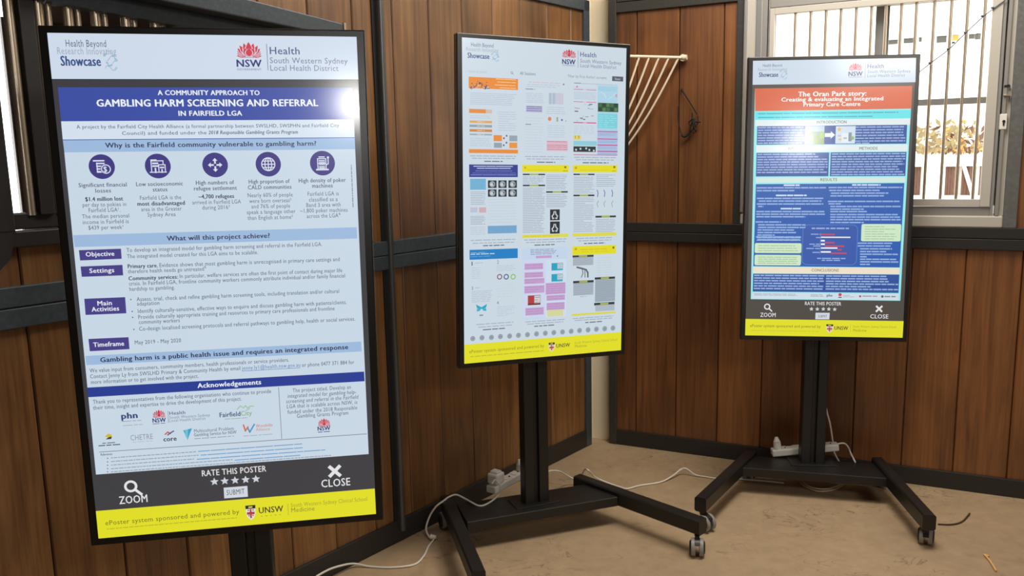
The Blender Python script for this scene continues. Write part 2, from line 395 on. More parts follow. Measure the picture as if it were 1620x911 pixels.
for u, v in barx:
    s = B(u, v, .015)[0]
    b = MB(); b.cyl((s, .015, zg - .005), (s, .015, zT1 + .005), .0068, n=12); b.build('bar', M['galv'], win)
# sashes behind the bars
sm0, sm1 = B(1389, 60, .09)[0], B(1401, 60, .09)[0]
ztr0, ztr1 = B(1500, 165, .09)[1], B(1500, 155, .09)[1]
sT = B(1300, 17, .09)[1]
for (a, e) in ((g0 - .03, sm1), (sm0, g1 + .03)):
    y0 = .085 if a < sm0 - .1 else .115
    b = MB(); b.box(a, a + .045, y0, y0 + .028, zf, wz1); b.box(e - .045, e, y0, y0 + .028, zf, wz1)
    b.box(a + .045, e - .045, y0, y0 + .028, zf - .02, zf + .025); b.box(a + .045, e - .045, y0, y0 + .028, sT, wz1)
    b.box(a + .045, e - .045, y0 + .003, y0 + .025, ztr0, ztr1)
    sa = b.build('sash', M['alu_dark'], win)
    b = MB(); b.box(a + .045, e - .045, y0 + .012, y0 + .016, zf + .02, sT); b.build('pane', M['glass'], sa)
# lock and lever on the right stile
ls, lz = B(1587, 192)
b = MB(); b.box(ls - .014, ls + .014, -.006, .01, lz - .035, lz + .032, bev=.003); lk = b.build('lock_plate', M['white_plastic'], win)
b = MB(); b.cyl((ls + .002, -.009, lz), (ls + .002, -.004, lz), .006, n=14); b.box(ls - .001, ls + .005, -.009, -.005, lz - .018, lz); b.build('keyhole', M['black'], lk)
s2, z2 = B(1593, 150)
b = MB(); b.box(s2 - .014, s2 + .012, -.012, .012, z2 - .006, z2 + .002, bev=.002); b.cyl((s2 + .006, -.016, z2), (s2 + .006, .01, z2), .006); b.build('lever', M['galv'], win)
b = MB(); b.prism_xz([(s2 - .014, z2 + .032), (s2 + .012, z2 + .034), (s2 + .006, z2 + .044), (s2 - .012, z2 + .041)], -.006, .01); b.build('catch', M['black'], win)

# --- walls behind the camera and the ceiling edge
def wall(name, p, q, mat, openings=()):
    d = (q - p); L = d.length; ang = math.atan2(d.y, d.x); b = MB()
    x = 0
    for (a, e, z0, z1) in openings:
        b.box(x, a, 0, .1, 0, CEIL); b.box(a, e, 0, .1, z1, CEIL); b.box(a, e, 0, .1, 0, z0) if z0 > 0 else None; x = e
    b.box(x, L, 0, .1, 0, CEIL)
    return struct(b.build(name, mat, None, p, ang))
wall('wall_right', B_end.copy(), Vector((4.6, -5, 0)), M['dim_wall'])
wall('wall_front', Vector((4.6, -5, 0)), Vector((-3.4, -5, 0)), M['dim_wall'])
wall('wall_side', Vector((-3.4, -5, 0)), A_end.copy(), M['dim_wall'])

# ------------------------------------------------------------------ what lies outside the window (in the back wall's frame)
def BP(s, y, z): return PB + dB * s + nB * y + Vector((0, 0, z))
b = MB(); b.box(-14, 26, .25, 60, -.25, -.12)
g = b.build('ground_outside', M['concrete'], None, PB, AB); struct(g)
t = tag(empty('outbuilding', BP(6.5, 20, -.12), AB), 'white outbuilding with small dark windows seen through the barred window', 'building')
def BO(u, v, D):      # pixel -> along, height on a plane D behind the back wall
    return B(u, v, D)
D = 20
b = MB(); b.box(-18, 22, 0, 6, 0, 5.6); b.build('wall', M['white_wall'], t)
b = MB(); b.box(-18.3, 22.3, -.4, 6.3, 5.6, 5.75); b.build('roof', M['white_wall'], t)
for (u0, v0, u1, v1, mt) in [(1404, 64, 1420, 70, 'dark_glass'), (1430, 61.5, 1445, 68, 'dark_glass'), (1454, 60, 1458, 66, 'dark_glass'), (1482, 58, 1497, 67, 'dark_glass'), (1507, 56, 1516, 64, 'orange'), (1533, 55, 1541, 61, 'dark_glass'), (1543, 54, 1551, 62, 'dark_glass')]:
    a, za = BO(u0, v0, D); e, ze = BO(u1, v1, D); zc, hh = (za + ze) / 2, .055
    hh = abs(v1 - v0) / 2 * .017
    b = MB(); b.box(a - 6.5, e - 6.5, -.05, .03, zc - hh + .12, zc + hh + .12); b.build('window', M[mt], t)
    b = MB(); b.box(a - 6.55, e - 6.45, -.16, -.0, zc + hh + .125, zc + hh + .165); b.build('window_hood', M['white_wall'], t)
D = 9
shed = tag(empty('shed', BP(0, D, -.12), AB), 'low shed with brown boarded panels between white posts behind the window bars', 'shed')
zlo, zhi = BO(1505, 309, D)[1] + .12, BO(1505, 263, D)[1] + .12
sA0, sA1 = BO(1380, 290, D)[0], BO(1640, 290, D)[0]
b = MB(); b.box(sA0, sA1, -.02, 1.6, 0, zlo); b.box(sA0, sA1, -.05, 1.6, zhi, zhi + .12); b.box(sA0, sA1, .06, 1.6, zlo, zhi); b.build('wall', M['white_wall'], shed)
for (u0, u1) in ((1440, 1457), (1495, 1517), (1521, 1542), (1549, 1575), (1395, 1425)):
    a, e = BO(u0, 285, D)[0], BO(u1, 285, D)[0]
    b = MB(); n = 5
    for k in range(n): b.box(a + (e - a) * k / n + .003, a + (e - a) * (k + 1) / n - .003, .02, .06, zlo, zhi)
    b.build('boarded_panel', M['brown_panel'], shed)
a, e = BO(1521, 285, D)[0], BO(1543, 285, D)[0]
b = MB(); b.beam((a + .02, .0, zhi), (e - .02, .0, zlo), .035, .05); b.build('brace', M['white_wall'], shed)
# heap of dry garden clippings on the shed's ledge
rnd = random.Random(4); b = MB()
for k in range(430):
    u = rnd.uniform(1452, 1565); v = rnd.triangular(186, 258, 244); s, z = BO(u, v, D); y = rnd.uniform(.1, 1.2)
    L = rnd.uniform(.02, .09); w = L * .35; a = rnd.uniform(0, PI); da, db = math.cos(a), math.sin(a); z = max(z, zhi + .10)
    tl = rnd.uniform(-.6, .6)
    b.add([(s - da * L, y, z - db * L), (s + db * w, y + tl * w, z - da * w), (s + da * L, y, z + db * L), (s - db * w, y - tl * w, z + da * w)], [(0, 1, 2, 3)], rnd.choice((0, 0, 0, 1, 2)))
o = b.build('clippings_heap', [M['leaf'], M['brown_panel'], M['orange']], None, PB + nB * D + Vector((0, 0, 0)), AB)
tag(o, 'heap of dry clippings and leaves on top of the low shed outside', 'clippings'); o['kind'] = 'stuff'

# ------------------------------------------------------------------ the three display screens
SW, SH = .684, 1.216
_mats = {}
def emi(c):
    c = tuple(int(x) for x in c)
    if c not in _mats:
        m = pbr('screen_%d_%d_%d' % c, (8, 8, 8), .36); bs = m.node_tree.nodes['Principled BSDF']
        bs.inputs['Emission Color'].default_value = (*lin(c), 1); bs.inputs['Emission Strength'].default_value = 1.0; bs.inputs['Coat Weight'].default_value = .6; bs.inputs['Coat Roughness'].default_value = .13
        _mats[c] = m
    return _mats[c]
_gly = {}
def glyphs(text, ital):
    k = (text, ital)
    if k in _gly: return _gly[k]
    cu = bpy.data.curves.new('lettering', 'FONT'); cu.body = text; cu.size = 1; cu.resolution_u = 2
    cu.shear = ital; cu.space_character = 1.06
    ob = bpy.data.objects.new('lettering', cu); C.objects.link(ob)
    dg = bpy.context.evaluated_depsgraph_get(); me = ob.evaluated_get(dg).to_mesh()
    v = np.array([p.co[:] for p in me.vertices]); f = [tuple(p.vertices) for p in me.polygons]
    ob.evaluated_get(dg).to_mesh_clear(); bpy.data.objects.remove(ob); bpy.data.curves.remove(cu)
    _gly[k] = (v, f); return _gly[k]
CAPH = None
class Screen:
    def __init__(s, corners):
        src = np.array(corners, float); dst = np.array([(-SW / 2, SH / 2), (SW / 2, SH / 2), (SW / 2, -SH / 2), (-SW / 2, -SH / 2)])
        Am = []; bb = []
        for (x, y), (X, Y) in zip(src, dst):
            Am += [[x, y, 1, 0, 0, 0, -X * x, -X * y], [0, 0, 0, x, y, 1, -Y * x, -Y * y]]; bb += [X, Y]
        s.h = np.linalg.solve(np.array(Am), np.array(bb)); s.mb = MB(); s.cols = []; s.seed = 0
    def L(s, x, y):
        h = s.h; w = h[6] * x + h[7] * y + 1
        return np.array([(h[0] * x + h[1] * y + h[2]) / w, (h[3] * x + h[4] * y + h[5]) / w])
    def ci(s, c):
        c = tuple(c)
        if c not in s.cols: s.cols.append(c)
        return s.cols.index(c)
    def poly(s, pts, c, ly):
        s.mb.add([(p[0], -.003 - ly * 1e-4, p[1]) for p in pts], [tuple(range(len(pts)))], s.ci(c))
    def rect(s, x0, y0, x1, y1, c, ly=1):
        a, b = s.L(x0, y0), s.L(x1, y1); s.lrect(a[0], b[1], b[0], a[1], c, ly)
    def lrect(s, x0, z0, x1, z1, c, ly=1): s.poly([(x0, z0), (x1, z0), (x1, z1), (x0, z1)], c, ly)
    def quad(s, pts, c, ly=1):
        P = [s.L(*p) for p in pts]; s.poly([P[3], P[2], P[1], P[0]], c, ly)
    def px(s, x, y): return np.linalg.norm(s.L(x, y + 1) - s.L(x, y))
    def text(s, t, x0, y0, x1, y1, cap, c, bold=0, ital=0, ly=3):
        a, b = s.L(x0, y0), s.L(x1, y1); v, f = glyphs(t, ital)
        cap = cap * s.px((x0 + x1) / 2, (y0 + y1) / 2)
        sx = (b[0] - a[0]) / (v[:, 0].max() - v[:, 0].min()); sz = cap / CAPH; z = (a[1] + b[1]) / 2
        x_0 = v[:, 0].min(); g = max(0, bold) * 1.5 * sz
        for i, (ox, oz) in enumerate(((-g, -g * .35), (0, g * .35), (g, -g * .35)) if g > 0 else ((0, 0),)):
            s.mb.add([(a[0] + (p[0] - x_0) * sx + ox, -.003 - ly * 1e-4 - i * 1.2e-5, z + p[1] * sz + oz) for p in v], f, s.ci(c))
    def disc(s, x, y, r, c, ly=2, rin=0, n=32, local=False):
        p = s.L(x, y); r_, i_ = r * s.px(x, y), rin * s.px(x, y); s.ldisc(p[0], p[1], r_, c, ly, i_, n)
    def ldisc(s, x, z, r, c, ly=2, rin=0, n=32):
        o = [(x + r * math.cos(2 * PI * k / n), z + r * math.sin(2 * PI * k / n)) for k in range(n)]
        if rin <= 0: return s.poly(o, c, ly)
        i = [(x + rin * math.cos(2 * PI * k / n), z + rin * math.sin(2 * PI * k / n)) for k in range(n)]
        y = -.003 - ly * 1e-4
        s.mb.add([(p[0], y, p[1]) for p in o + i], [(k, (k + 1) % n, n + (k + 1) % n, n + k) for k in range(n)], s.ci(c))
    def stroke(s, pts, w, c, ly=4):
        for (x0, z0), (x1, z1) in zip(pts[:-1], pts[1:]):
            L = math.hypot(x1 - x0, z1 - z0)
            if L < 1e-7: continue
            dx, dz = (x1 - x0) / L * w / 2, (z1 - z0) / L * w / 2
            s.poly([(x0 - dx + dz, z0 - dz - dx), (x1 + dx + dz, z1 + dz - dx), (x1 + dx - dz, z1 + dz + dx), (x0 - dx - dz, z0 - dz + dx)], c, ly)
    def dash(s, x0, y0, x1, y1, th, c, ly=3, word=(5, 14), gap=1.6):
        """one line of small print: word-long dashes from left end to right end"""
        s.seed += 1; r = random.Random(s.seed * 7 + 1); a, b = s.L(x0, y0), s.L(x1, y1); k = s.px((x0 + x1) / 2, (y0 + y1) / 2)
        z = (a[1] + b[1]) / 2; h = th * k / 2; x = a[0]
        while x < b[0] - k * .8:
            e = min(b[0], x + r.uniform(*word) * k); s.lrect(x, z - h, e, z + h, c, ly); x = e + gap * k
    def block(s, x0, y0, x1, y1, n, th, c, ly=3, rag=.12, word=(5, 14), gap=1.2):
        """n lines of small print filling a rectangle (top-left to bottom-right)"""
        a, b = s.L(x0, y0), s.L(x1, y1); k = s.px((x0 + x1) / 2, (y0 + y1) / 2); s.seed += 1; r = random.Random(s.seed * 13 + 5)
        for i in range(n):
            z = a[1] + (b[1] - a[1]) * (i + .5) / n; e1 = b[0] - (b[0] - a[0]) * (r.random() * rag if r.random() < .6 else (r.random() * .5 if r.random() < .25 else 0)); x = a[0]
            while x < e1 - k * .8:
                e = min(e1, x + r.uniform(*word) * k); s.lrect(x, z - th * k / 2, e, z + th * k / 2, c, ly); x = e + gap * k
    def star(s, x, y, r, c, ly=3):
        p = s.L(x, y); r *= s.px(x, y)
        s.poly([(p[0] + (r if k % 2 == 0 else r * .45) * math.sin(k * PI / 5), p[1] + (r if k % 2 == 0 else r * .45) * math.cos(k * PI / 5)) for k in range(10)][::-1], c, ly)
    def waratah(s, x0, y0, x1, y1, c, bg, ly=3):
        a, b = s.L(x0, y0), s.L(x1, y1); w, h = b[0] - a[0], a[1] - b[1]; cx, z0 = (a[0] + b[0]) / 2, b[1]
        pet = [(-80, .5, .09), (80, .5, .09), (-64, .53, .10), (64, .53, .10), (-50, .60, .11), (50, .60, .11), (-38, .72, .115), (38, .72, .115), (-25, .84, .12), (25, .84, .12), (-12, .93, .12), (12, .93, .12), (0, 1.0, .13), (-17, .62, .13), (17, .62, .13), (0, .60, .13)]
        for i, (ang, ln, wd) in enumerate(pet):
            sa, ca = math.sin(math.radians(ang)), math.cos(math.radians(ang))
            base = .06 if abs(ang) < 30 else .14
            for j, (k, cc) in enumerate(((1.28, bg), (1.0, c))):
                pts = []
                for q in range(13):
                    tt = q / 12; rad = math.sin(PI * tt ** .8) * wd * k; d = base + (ln - base) * tt; pts.append((d, rad))
                pts += [(d, -r) for d, r in pts[-2:0:-1]]
                P = [((d * sa + r * ca) * w, (d * ca - r * sa) * h) for d, r in pts]
                s.poly([(cx + X * 1.0, z0 + Z) for X, Z in P][::-1], cc, ly + i * .12 + j * .05)
        s.lrect(cx - w * .30, z0 - h * .02, cx + w * .30, z0 + h * .015, c, ly + 2.2)
    def lens(s, x, y, r, c, ly=3):      # magnifier
        p = s.L(x, y); k = s.px(x, y); s.ldisc(p[0], p[1], r * k, c, ly, r * k * .62)
        q = r * k; s.stroke([(p[0] + q * .66, p[1] - q * .66), (p[0] + q * 1.45, p[1] - q * 1.42)], q * .42, c, ly)
    def cross(s, x, y, r, c, ly=3):
        p = s.L(x, y); q = r * s.px(x, y)
        s.stroke([(p[0] - q * .7, p[1] - q * .7), (p[0] + q * .7, p[1] + q * .7)], q * .55, c, ly); s.stroke([(p[0] - q * .7, p[1] + q * .7), (p[0] + q * .7, p[1] - q * .7)], q * .55, c, ly + .2)
    def crest(s, x0, y0, x1, y1, ly=3):
        a, b = s.L(x0, y0), s.L(x1, y1); w, h = b[0] - a[0], a[1] - b[1]; X, Z = a[0], b[1]
        P = lambda pts: [(X + w * p, Z + h * q) for p, q in pts]
        s.poly(P([(.5, 0), (.8, .15), (.95, .4), (.98, .95), (.02, .95), (.05, .4), (.2, .15)]), (232, 226, 214), ly)
        s.poly(P([(.02, .74), (.98, .74), (1, .97), (0, .97)]), (40, 36, 44), ly + .3)
        s.poly(P([(.3, .80), (.7, .80), (.7, .90), (.3, .90)]), (214, 200, 90), ly + .5)
        s.poly(P([(.41, .12), (.59, .12), (.59, .72), (.41, .72)]), (178, 62, 66), ly + .4)
        s.poly(P([(.12, .36), (.88, .36), (.88, .53), (.12, .53)]), (178, 62, 66), ly + .45)
        for p, q in ((.22, .60), (.70, .60), (.26, .24), (.66, .24)): s.poly(P([(p, q), (p + .1, q), (p + .1, q + .09), (p, q + .09)]), (90, 64, 120), ly + .4)
    def swirl(s, x0, y0, x1, y1, c, ly=3):
        a, b = s.L(x0, y0), s.L(x1, y1); w, h = b[0] - a[0], a[1] - b[1]
        r = random.Random(3)
        for q in range(4):
            pts = [(a[0] + w * (.1 + .8 * i / 10), b[1] + h * (.25 * q + .12 + .13 * math.sin(i * .7 + q * 1.7))) for i in range(11)]
            s.stroke(pts[q % 3:8 + q % 3], w * .035, c, ly)
            for i in range(3):
                p = pts[r.randrange(11)]; s.ldisc(p[0], p[1], w * .07, c, ly, w * .04, 12)
    def build(s, parent):
        return s.mb.build('screen', [emi(c) for c in s.cols], parent)
vH, _ = glyphs('H', 0); CAPH = vH[:, 1].max() - vH[:, 1].min()

# ================= screen 1: the large poster
T1 = [(75, 51.4), (563.4, 60), (596.4, 812.4), (156, 850)]
T2 = [(730, 58.4), (990.6, 77.3), (982.2, 553.3), (734.2, 575)]
T3 = [(1190.7, 95.7), (1447.8, 91.5), (1427.2, 536.9), (1180.4, 528)]
def full(S, c): S.lrect(-SW / 2, -SH / 2, SW / 2, SH / 2, c, 0)
HEAD = (208, 220, 236); YEL = (226, 223, 40); FOOT = (62, 62, 66)
NAVY, GREY, SLATE, RED = (52, 54, 118), (92, 98, 116), (96, 104, 128), (208, 58, 78)
S = Screen(T1); full(S, FOOT)
S.quad([(75, 51.4), (563.4, 60), (566.5, 126.9), (82.4, 123.8)], HEAD)
def header(S, q):
    (hb, rs, sh, sw, wr, nsw, gov, vl, he, so, lo, caps) = q
    S.text('Health Beyond', *hb, caps[0], (84, 96, 126), .0); S.text('Research Innovating', *rs, caps[0], (158, 168, 188), -.006)
    S.text('Showcase', *sh, caps[1], (58, 84, 138), .018); S.swirl(*sw, (128, 176, 204))
    S.waratah(*wr, RED, HEAD); S.text('NSW', *nsw, caps[2], NAVY, .022); S.text('GOVERNMENT', *gov, caps[3], (104, 104, 144), 0)
    x0, y0, x1, y1 = vl; a, b = S.L(x0, y0), S.L(x1, y1); S.lrect(a[0] - .0007, b[1], a[0] + .0007, a[1], (110, 116, 148), 3)
    S.text('Health', *he, caps[4], (84, 88, 136), .008); S.text('South Western Sydney', *so, caps[5], (112, 116, 150), -.004); S.text('Local Health District', *lo, caps[5], (112, 116, 150), -.004)
header(S, ((104.8, 73, 168.6, 74.4), (91.4, 84.8, 184.4, 86.4), (97.4, 102.7, 160, 104), (162, 80, 189, 111), (372.4, 66.8, 414.6, 91.5), (375, 105.9, 413.8, 106.5), (375, 111.7, 413.8, 112.2), (421.5, 70.6, 421.7, 112), (427, 86.4, 473.8, 87.3), (427, 100.6, 549.7, 102.2), (427.7, 112.4, 535.2, 113.6), (10.8, 15, 11, 3.2, 11.2, 8.8)))
BG = (202, 217, 231); BAR = (158, 187, 222); TXT = (96, 104, 124); DK = (58, 62, 96); BLU = (42, 62, 148); VIO = (66, 60, 130)
# sheet
S.quad([(92, 137), (557.2, 139.6), (584.5, 717.5), (152, 748.5)], BG, 1)
S.quad([(92, 137), (557.2, 139.6), (559.4, 189.6), (97, 190.6)], (62, 80, 164), 2)
WH = (236, 242, 250)
S.text('A COMMUNITY APPROACH TO', 250.2, 150.4, 410.6, 150.3, 7.4, WH, .022)
S.text('GAMBLING HARM SCREENING AND REFERRAL', 154, 168, 502.8, 167.8, 10.6, WH, .024)
S.text('IN FAIRFIELD LGA', 283.1, 182.8, 383, 182.6, 7.6, WH, .022)
S.quad([(97, 190.6), (559.4, 189.6), (560.6, 218), (99.6, 219.4)], (214, 226, 240), 2)
S.text('A project by the Fairfield City Health Alliance (a formal partnership between SWSLHD, SWSPHN and Fairfield City', 121.7, 202.3, 536.2, 201.5, 5.6, (88, 94, 116), .004)
S.text('Council) and funded under the', 193.6, 212.5, 327, 212, 5.6, (88, 94, 116), .004)
S.text('2018 Responsible Gambling Grants Program', 330, 212, 471.2, 211.5, 5.6, (80, 86, 112), .012, .2)
S.quad([(99.6, 219.2), (560.6, 217.6), (560.7, 218.8), (99.7, 220.4)], (70, 104, 176), 3)
S.quad([(99.7, 220.2), (560.7, 218.8), (561.6, 236.3), (102.2, 239.5)], BAR, 2)
S.text('Why is the Fairfield community vulnerable to gambling harm?', 167.2, 232.1, 500.2, 230.6, 7.4, DK, .020)
IC = [(161.4, 262.2), (250, 261.6), (340.6, 260.3), (424.6, 259.5), (510.2, 258.2)]
for i, (x, y) in enumerate(IC):
    S.disc(x, y, 19.4, VIO, 2, n=40); p = S.L(x, y); k = S.px(x, y) * 19.4; W_ = (216, 224, 240); w = k * .075
    P = lambda pts: [(p[0] + k * a, p[1] + k * b_) for a, b_ in pts]
    if i == 0:
        for j in range(5): S.stroke(P([(-.36 + (0 if j else -.22), .48 - j * .22), (.18, .48 - j * .22)]), w * 1.5, W_)
        S.stroke(P([(-.36, .3), (-.36, -.45), (.1, -.45)]), w, W_); S.ldisc(p[0] + k * .30, p[1] - k * .2, k * .42, VIO, 5); S.ldisc(p[0] + k * .30, p[1] - k * .2, k * .38, W_, 6, k * .30)
        S.text('$', x + 3.2, y + 8.2, x + 8.6, y + 8.2, 8.5, W_, .01, 0, 7)
    elif i == 1:
        S.stroke(P([(-.5, -.5), (-.5, .42), (.42, .42), (.42, .18)]), w, W_); S.stroke(P([(-.5, .5), (-.1, .5)]), w, W_); S.stroke(P([(-.62, -.5), (.62, -.5)]), w, W_); S.stroke(P([(.06, -.5), (.06, .1), (.56, .1), (.56, -.5)]), w, W_)
        for a in (-.3, -.08):
            for q in (.22, 0): S.stroke(P([(a - .06, q), (a + .06, q)]), w * 1.8, W_)
        S.stroke(P([(.2, -.12), (.42, -.12)]), w * 1.6, W_); S.stroke(P([(-.2, -.5), (-.2, -.2)]), w * 1.6, W_); S.stroke(P([(.3, -.5), (.3, -.3)]), w * 1.4, W_)
    elif i == 2:
        for a in range(4):
            ca, sa = math.cos(a * PI / 2), math.sin(a * PI / 2); R = lambda pts: P([(u * ca - v * sa, u * sa + v * ca) for u, v in pts])
            S.stroke(R([(.17, 0), (.38, 0)]), w * 1.8, W_); S.poly(R([(.34, -.2), (.56, 0), (.34, .2)]), W_, 4)
    elif i == 3:
        S.ldisc(*p, k * .56, W_, 4, k * .48)
        S.stroke(P([(-.5, 0), (.5, 0)]), w, W_); S.stroke(P([(0, -.5), (0, .5)]), w, W_)
        for sg_ in (-1, 1):
            S.stroke(P([(sg_ * .27 * math.cos(q * PI / 8 - PI / 2), .5 * math.sin(q * PI / 8 - PI / 2)) for q in range(9)]), w, W_); S.stroke(P([(-.42, sg_ * .26), (.42, sg_ * .26)]), w, W_)
    else:
        S.stroke(P([(-.48, -.52), (.42, -.52)]), w * 1.6, W_); S.stroke(P([(-.38, -.5), (-.38, .36), (.28, .36), (.28, -.5)]), w, W_)
        for q in (.5, .2, -.28, -.4): S.stroke(P([(-.25, q), (.15, q)]), w * 1.2, W_)
        for q in (-.2, -.04, .12): S.stroke(P([(q, -.1), (q, .06)]), w * 1.6, W_)
        S.stroke(P([(-.38, -.02), (.28, -.02)]), w, W_); S.stroke(P([(.28, -.15), (.46, -.05), (.46, .4)]), w, W_); S.ldisc(p[0] + k * .46, p[1] + k * .46, k * .09, W_, 5)
def T(txt, x0, y0, x1, y1=None, cap=6.3, c=TXT, b=0.004, it=0): S.text(txt, x0, y0, x1, y0 if y1 is None else y1, cap, c, b, it)
for q in [('Significant financial', 125, 294, 201, 293.6, 1), ('losses', 151.5, 303, 176, 302.8, 1), ('$1.4 million lost', 135.6, 316.2, 194.9, 315.7, 2), ('per day to pokies in', 131.2, 325, 200.2, 324.6, 0), ('Fairfield LGA¹.', 140.9, 333.8, 190.9, 333.2, 0), ('The median personal', 130.4, 343.4, 204.9, 342.6, 0), ('income in Fairfield is', 131.7, 352.4, 204.1, 351.6, 0), ('$439 per week¹', 140.4, 361.3, 195.4, 360.5, 0),
          ('Low socioeconomic', 216, 293, 289.7, 292.3, 1), ('status', 242.3, 301.6, 265.2, 301.2, 1), ('Fairfield LGA is the', 222, 314.6, 287.1, 314, 0), ('most disadvantaged', 218, 323.6, 292.8, 323, 2), ('area in the Greater', 223.9, 332.6, 287.9, 331.8, 0), ('Sydney Area', 233.9, 341.2, 278.4, 340.6, 0),
          ('High numbers of', 310.5, 291.2, 370.6, 290.6, 1), ('refugee settlement', 307.4, 300.2, 375, 299.4, 1), ('~4,700 refugees', 314.5, 313, 370.6, 312.4, 2), ('arrived in Fairfield LGA', 304.7, 322, 381.6, 321.2, 0), ('during 2016³', 320.5, 330.4, 364, 329.8, 0),
          ('High proportion of', 394, 289.9, 458.5, 289.1, 1), ('CALD communities', 392.7, 298.9, 461.2, 298.1, 1), ('Nearly 60% of people', 392.2, 311.3, 463.3, 310.4, 0), ('were born overseas²', 394.8, 320.2, 461.2, 319.3, 0), ('and 76% of people', 398.2, 328.9, 459.3, 328, 0), ('speak a language other', 390.9, 337.7, 467.8, 336.8, 0), ('than English at home²', 392.2, 346.7, 463.8, 345.8, 0),
          ('High density of poker', 473, 288.6, 547, 287.7, 1), ('machines', 494.1, 296.9, 526.5, 296.4, 1), ('Fairfield LGA is', 487, 309.6, 536, 309, 0), ('classified as a', 489.1, 318.5, 534.4, 317.9, 0), ('Band 3 area with', 485.1, 327.1, 539.1, 326.4, 0), ('~1,800 poker machines', 475.1, 335.8, 550.2, 335, 0), ('across the LGA⁴', 485.7, 344.4, 538.9, 343.6, 0)]:
    T(q[0], q[1], q[2], q[3], q[4], 6.3, (TXT, (84, 90, 116), (66, 72, 98))[q[5]], (.002, .010, .02)[q[5]])
a, z0, z1 = S.L(557, 290)[0], S.L(557, 328)[1], S.L(557, 261)[1]      # small upright credit beside the last column
r_ = random.Random(2); z = z0
while z < z1: e = min(z1, z + r_.uniform(.004, .012)); S.lrect(a - .0011, z, a + .0011, e, (130, 136, 152), 3); z = e + .0015
S.quad([(115.9, 369.9), (564.6, 359.3), (565.4, 377.0), (118.4, 388.8)], BAR, 2)
T('What will this project achieve?', 264.7, 378.6, 427.2, 375.9, 7.4, DK, .020)
for pts, tx in [([(125, 393.6), (191.7, 391.5), (192.8, 407.5), (127, 409.9)], (('Objective', 136.4, 403.8, 181.2, 402.3),)), ([(127.7, 419.4), (194, 417), (195.2, 433.6), (129.6, 435.7)], (('Settings', 142.2, 429.8, 181, 428.4),)),
                ([(133.5, 470.3), (198.3, 468), (200.2, 493.5), (135.6, 495.9)], (('Main', 154.9, 481.2, 177.3, 480.2), ('Activities', 145.6, 490.6, 188.8, 489))), ([(140.1, 533.8), (203.6, 531.2), (205.2, 550.1), (142.2, 553.3)], (('Timeframe', 148.3, 546.6, 196.7, 544.4),))]:
    S.quad(pts, (74, 66, 136), 2)
    for q in tx: T(*q, 7.0, WH, .014)
for q in [('To develop an integrated model for gambling harm screening and referral in the Fairfield LGA.', 200.7, 396.7, 509.9, 388.8), ('The integrated model created for this LGA aims to be scalable.', 201.5, 406.2, 408.5, 401.5),
          ('Evidence shows that most gambling harm is unrecognised in primary care settings and', 253, 420.9, 537.8, 412.4), ('therefore health needs go untreated⁵', 202.8, 430.6, 326.6, 426.6), ('In particular, welfare services are often the first point of contact during major life', 285, 438.7, 541.8, 429.5),
          ('crisis. In Fairfield LGA, frontline community workers commonly attribute individual and/or family financial', 204.9, 449.8, 546.2, 438.2), ('hardship to gambling.', 205.4, 457.9, 277, 456.1),
          ('Assess, trial, check and refine gambling harm screening tools, including translation and/or cultural', 216.8, 474.3, 537, 462.7), ('adaptation', 217.3, 481.6, 252.8, 480), ('Identify culturally-sensitive, effective ways to enquire and discuss gambling harm with patients/clients.', 218.6, 493, 548.9, 480.3),
          ('Provide culturally appropriate training and resources to primary care professionals and frontline', 219.4, 502.2, 529.9, 490.3), ('community workers', 220.2, 510.3, 285, 508), ('Co-design localised screening protocols and referral pathways to gambling help, health or social services.', 220.7, 520.9, 562.6, 506.7),
          ('May 2019 - May 2020', 213.9, 542.5, 287, 539.6)]:
    T(q[0], *q[1:], 6.1)
for q in (('Primary care.', 202.8, 422.4, 250, 421.0), ('Community services:', 204.1, 441.6, 282, 438.9)): T(q[0], *q[1:], 6.1, (70, 76, 100), .02)
for x, y in ((207.3, 471.8), (209.5, 490.6), (210.2, 500), (212.2, 519)): S.disc(x, y, 1.1, TXT, 3, n=10)
S.quad([(135.1, 560.7), (572, 539.6), (573, 555.2), (137, 575.1)], BAR, 2)
T('Gambling harm is a public health issue and requires an integrated response', 159.3, 569.9, 551.5, 552, 7.2, (44, 48, 84), .020)
T('We value input from consumers, community members, health professionals or service providers.', 142.2, 586.5, 458, 571.2, 6.1)
T('Contact Jenny Ly from SWSLHD Primary & Community Health by email', 143, 596, 381, 584, 6.1)
S.text('jenny.ly1@health.nsw.gov.au', 383.5, 583.6, 476, 579, 6.1, (84, 130, 186), .002)
a, b_ = S.L(383.5, 585.4), S.L(476, 580.8); S.lrect(a[0], (a[1] + b_[1]) / 2 - .0006, b_[0], (a[1] + b_[1]) / 2 + .0006, (84, 130, 186), 3)
T('or phone 0477 371 884 for', 478.5, 579, 561.3, 575.1, 6.1)
T('more information or to get involved with the project.', 144.3, 604.9, 314.7, 596.2, 6.1)
S.quad([(138.3, 610.7), (576.8, 587), (577.8, 602.3), (139.6, 626)], BLU, 2)
T('Acknowledgements', 313.4, 611.7, 413.8, 606.5, 7.2, WH, .020)
T('Thank you to representatives from the following organisations who continue to provide', 147.5, 636.2, 429.8, 620.7, 6.1)
T('their time, insight and expertise to drive the development of this project.', 147.8, 645.4, 383, 632.4, 6.1)
S.quad([(441.0, 611), (441.9, 611), (447.2, 693), (446.3, 693)], (120, 128, 140), 3)
S.quad([(157, 712.4), (581.7, 685), (581.7, 686), (157, 713.4)], (120, 128, 140), 3)
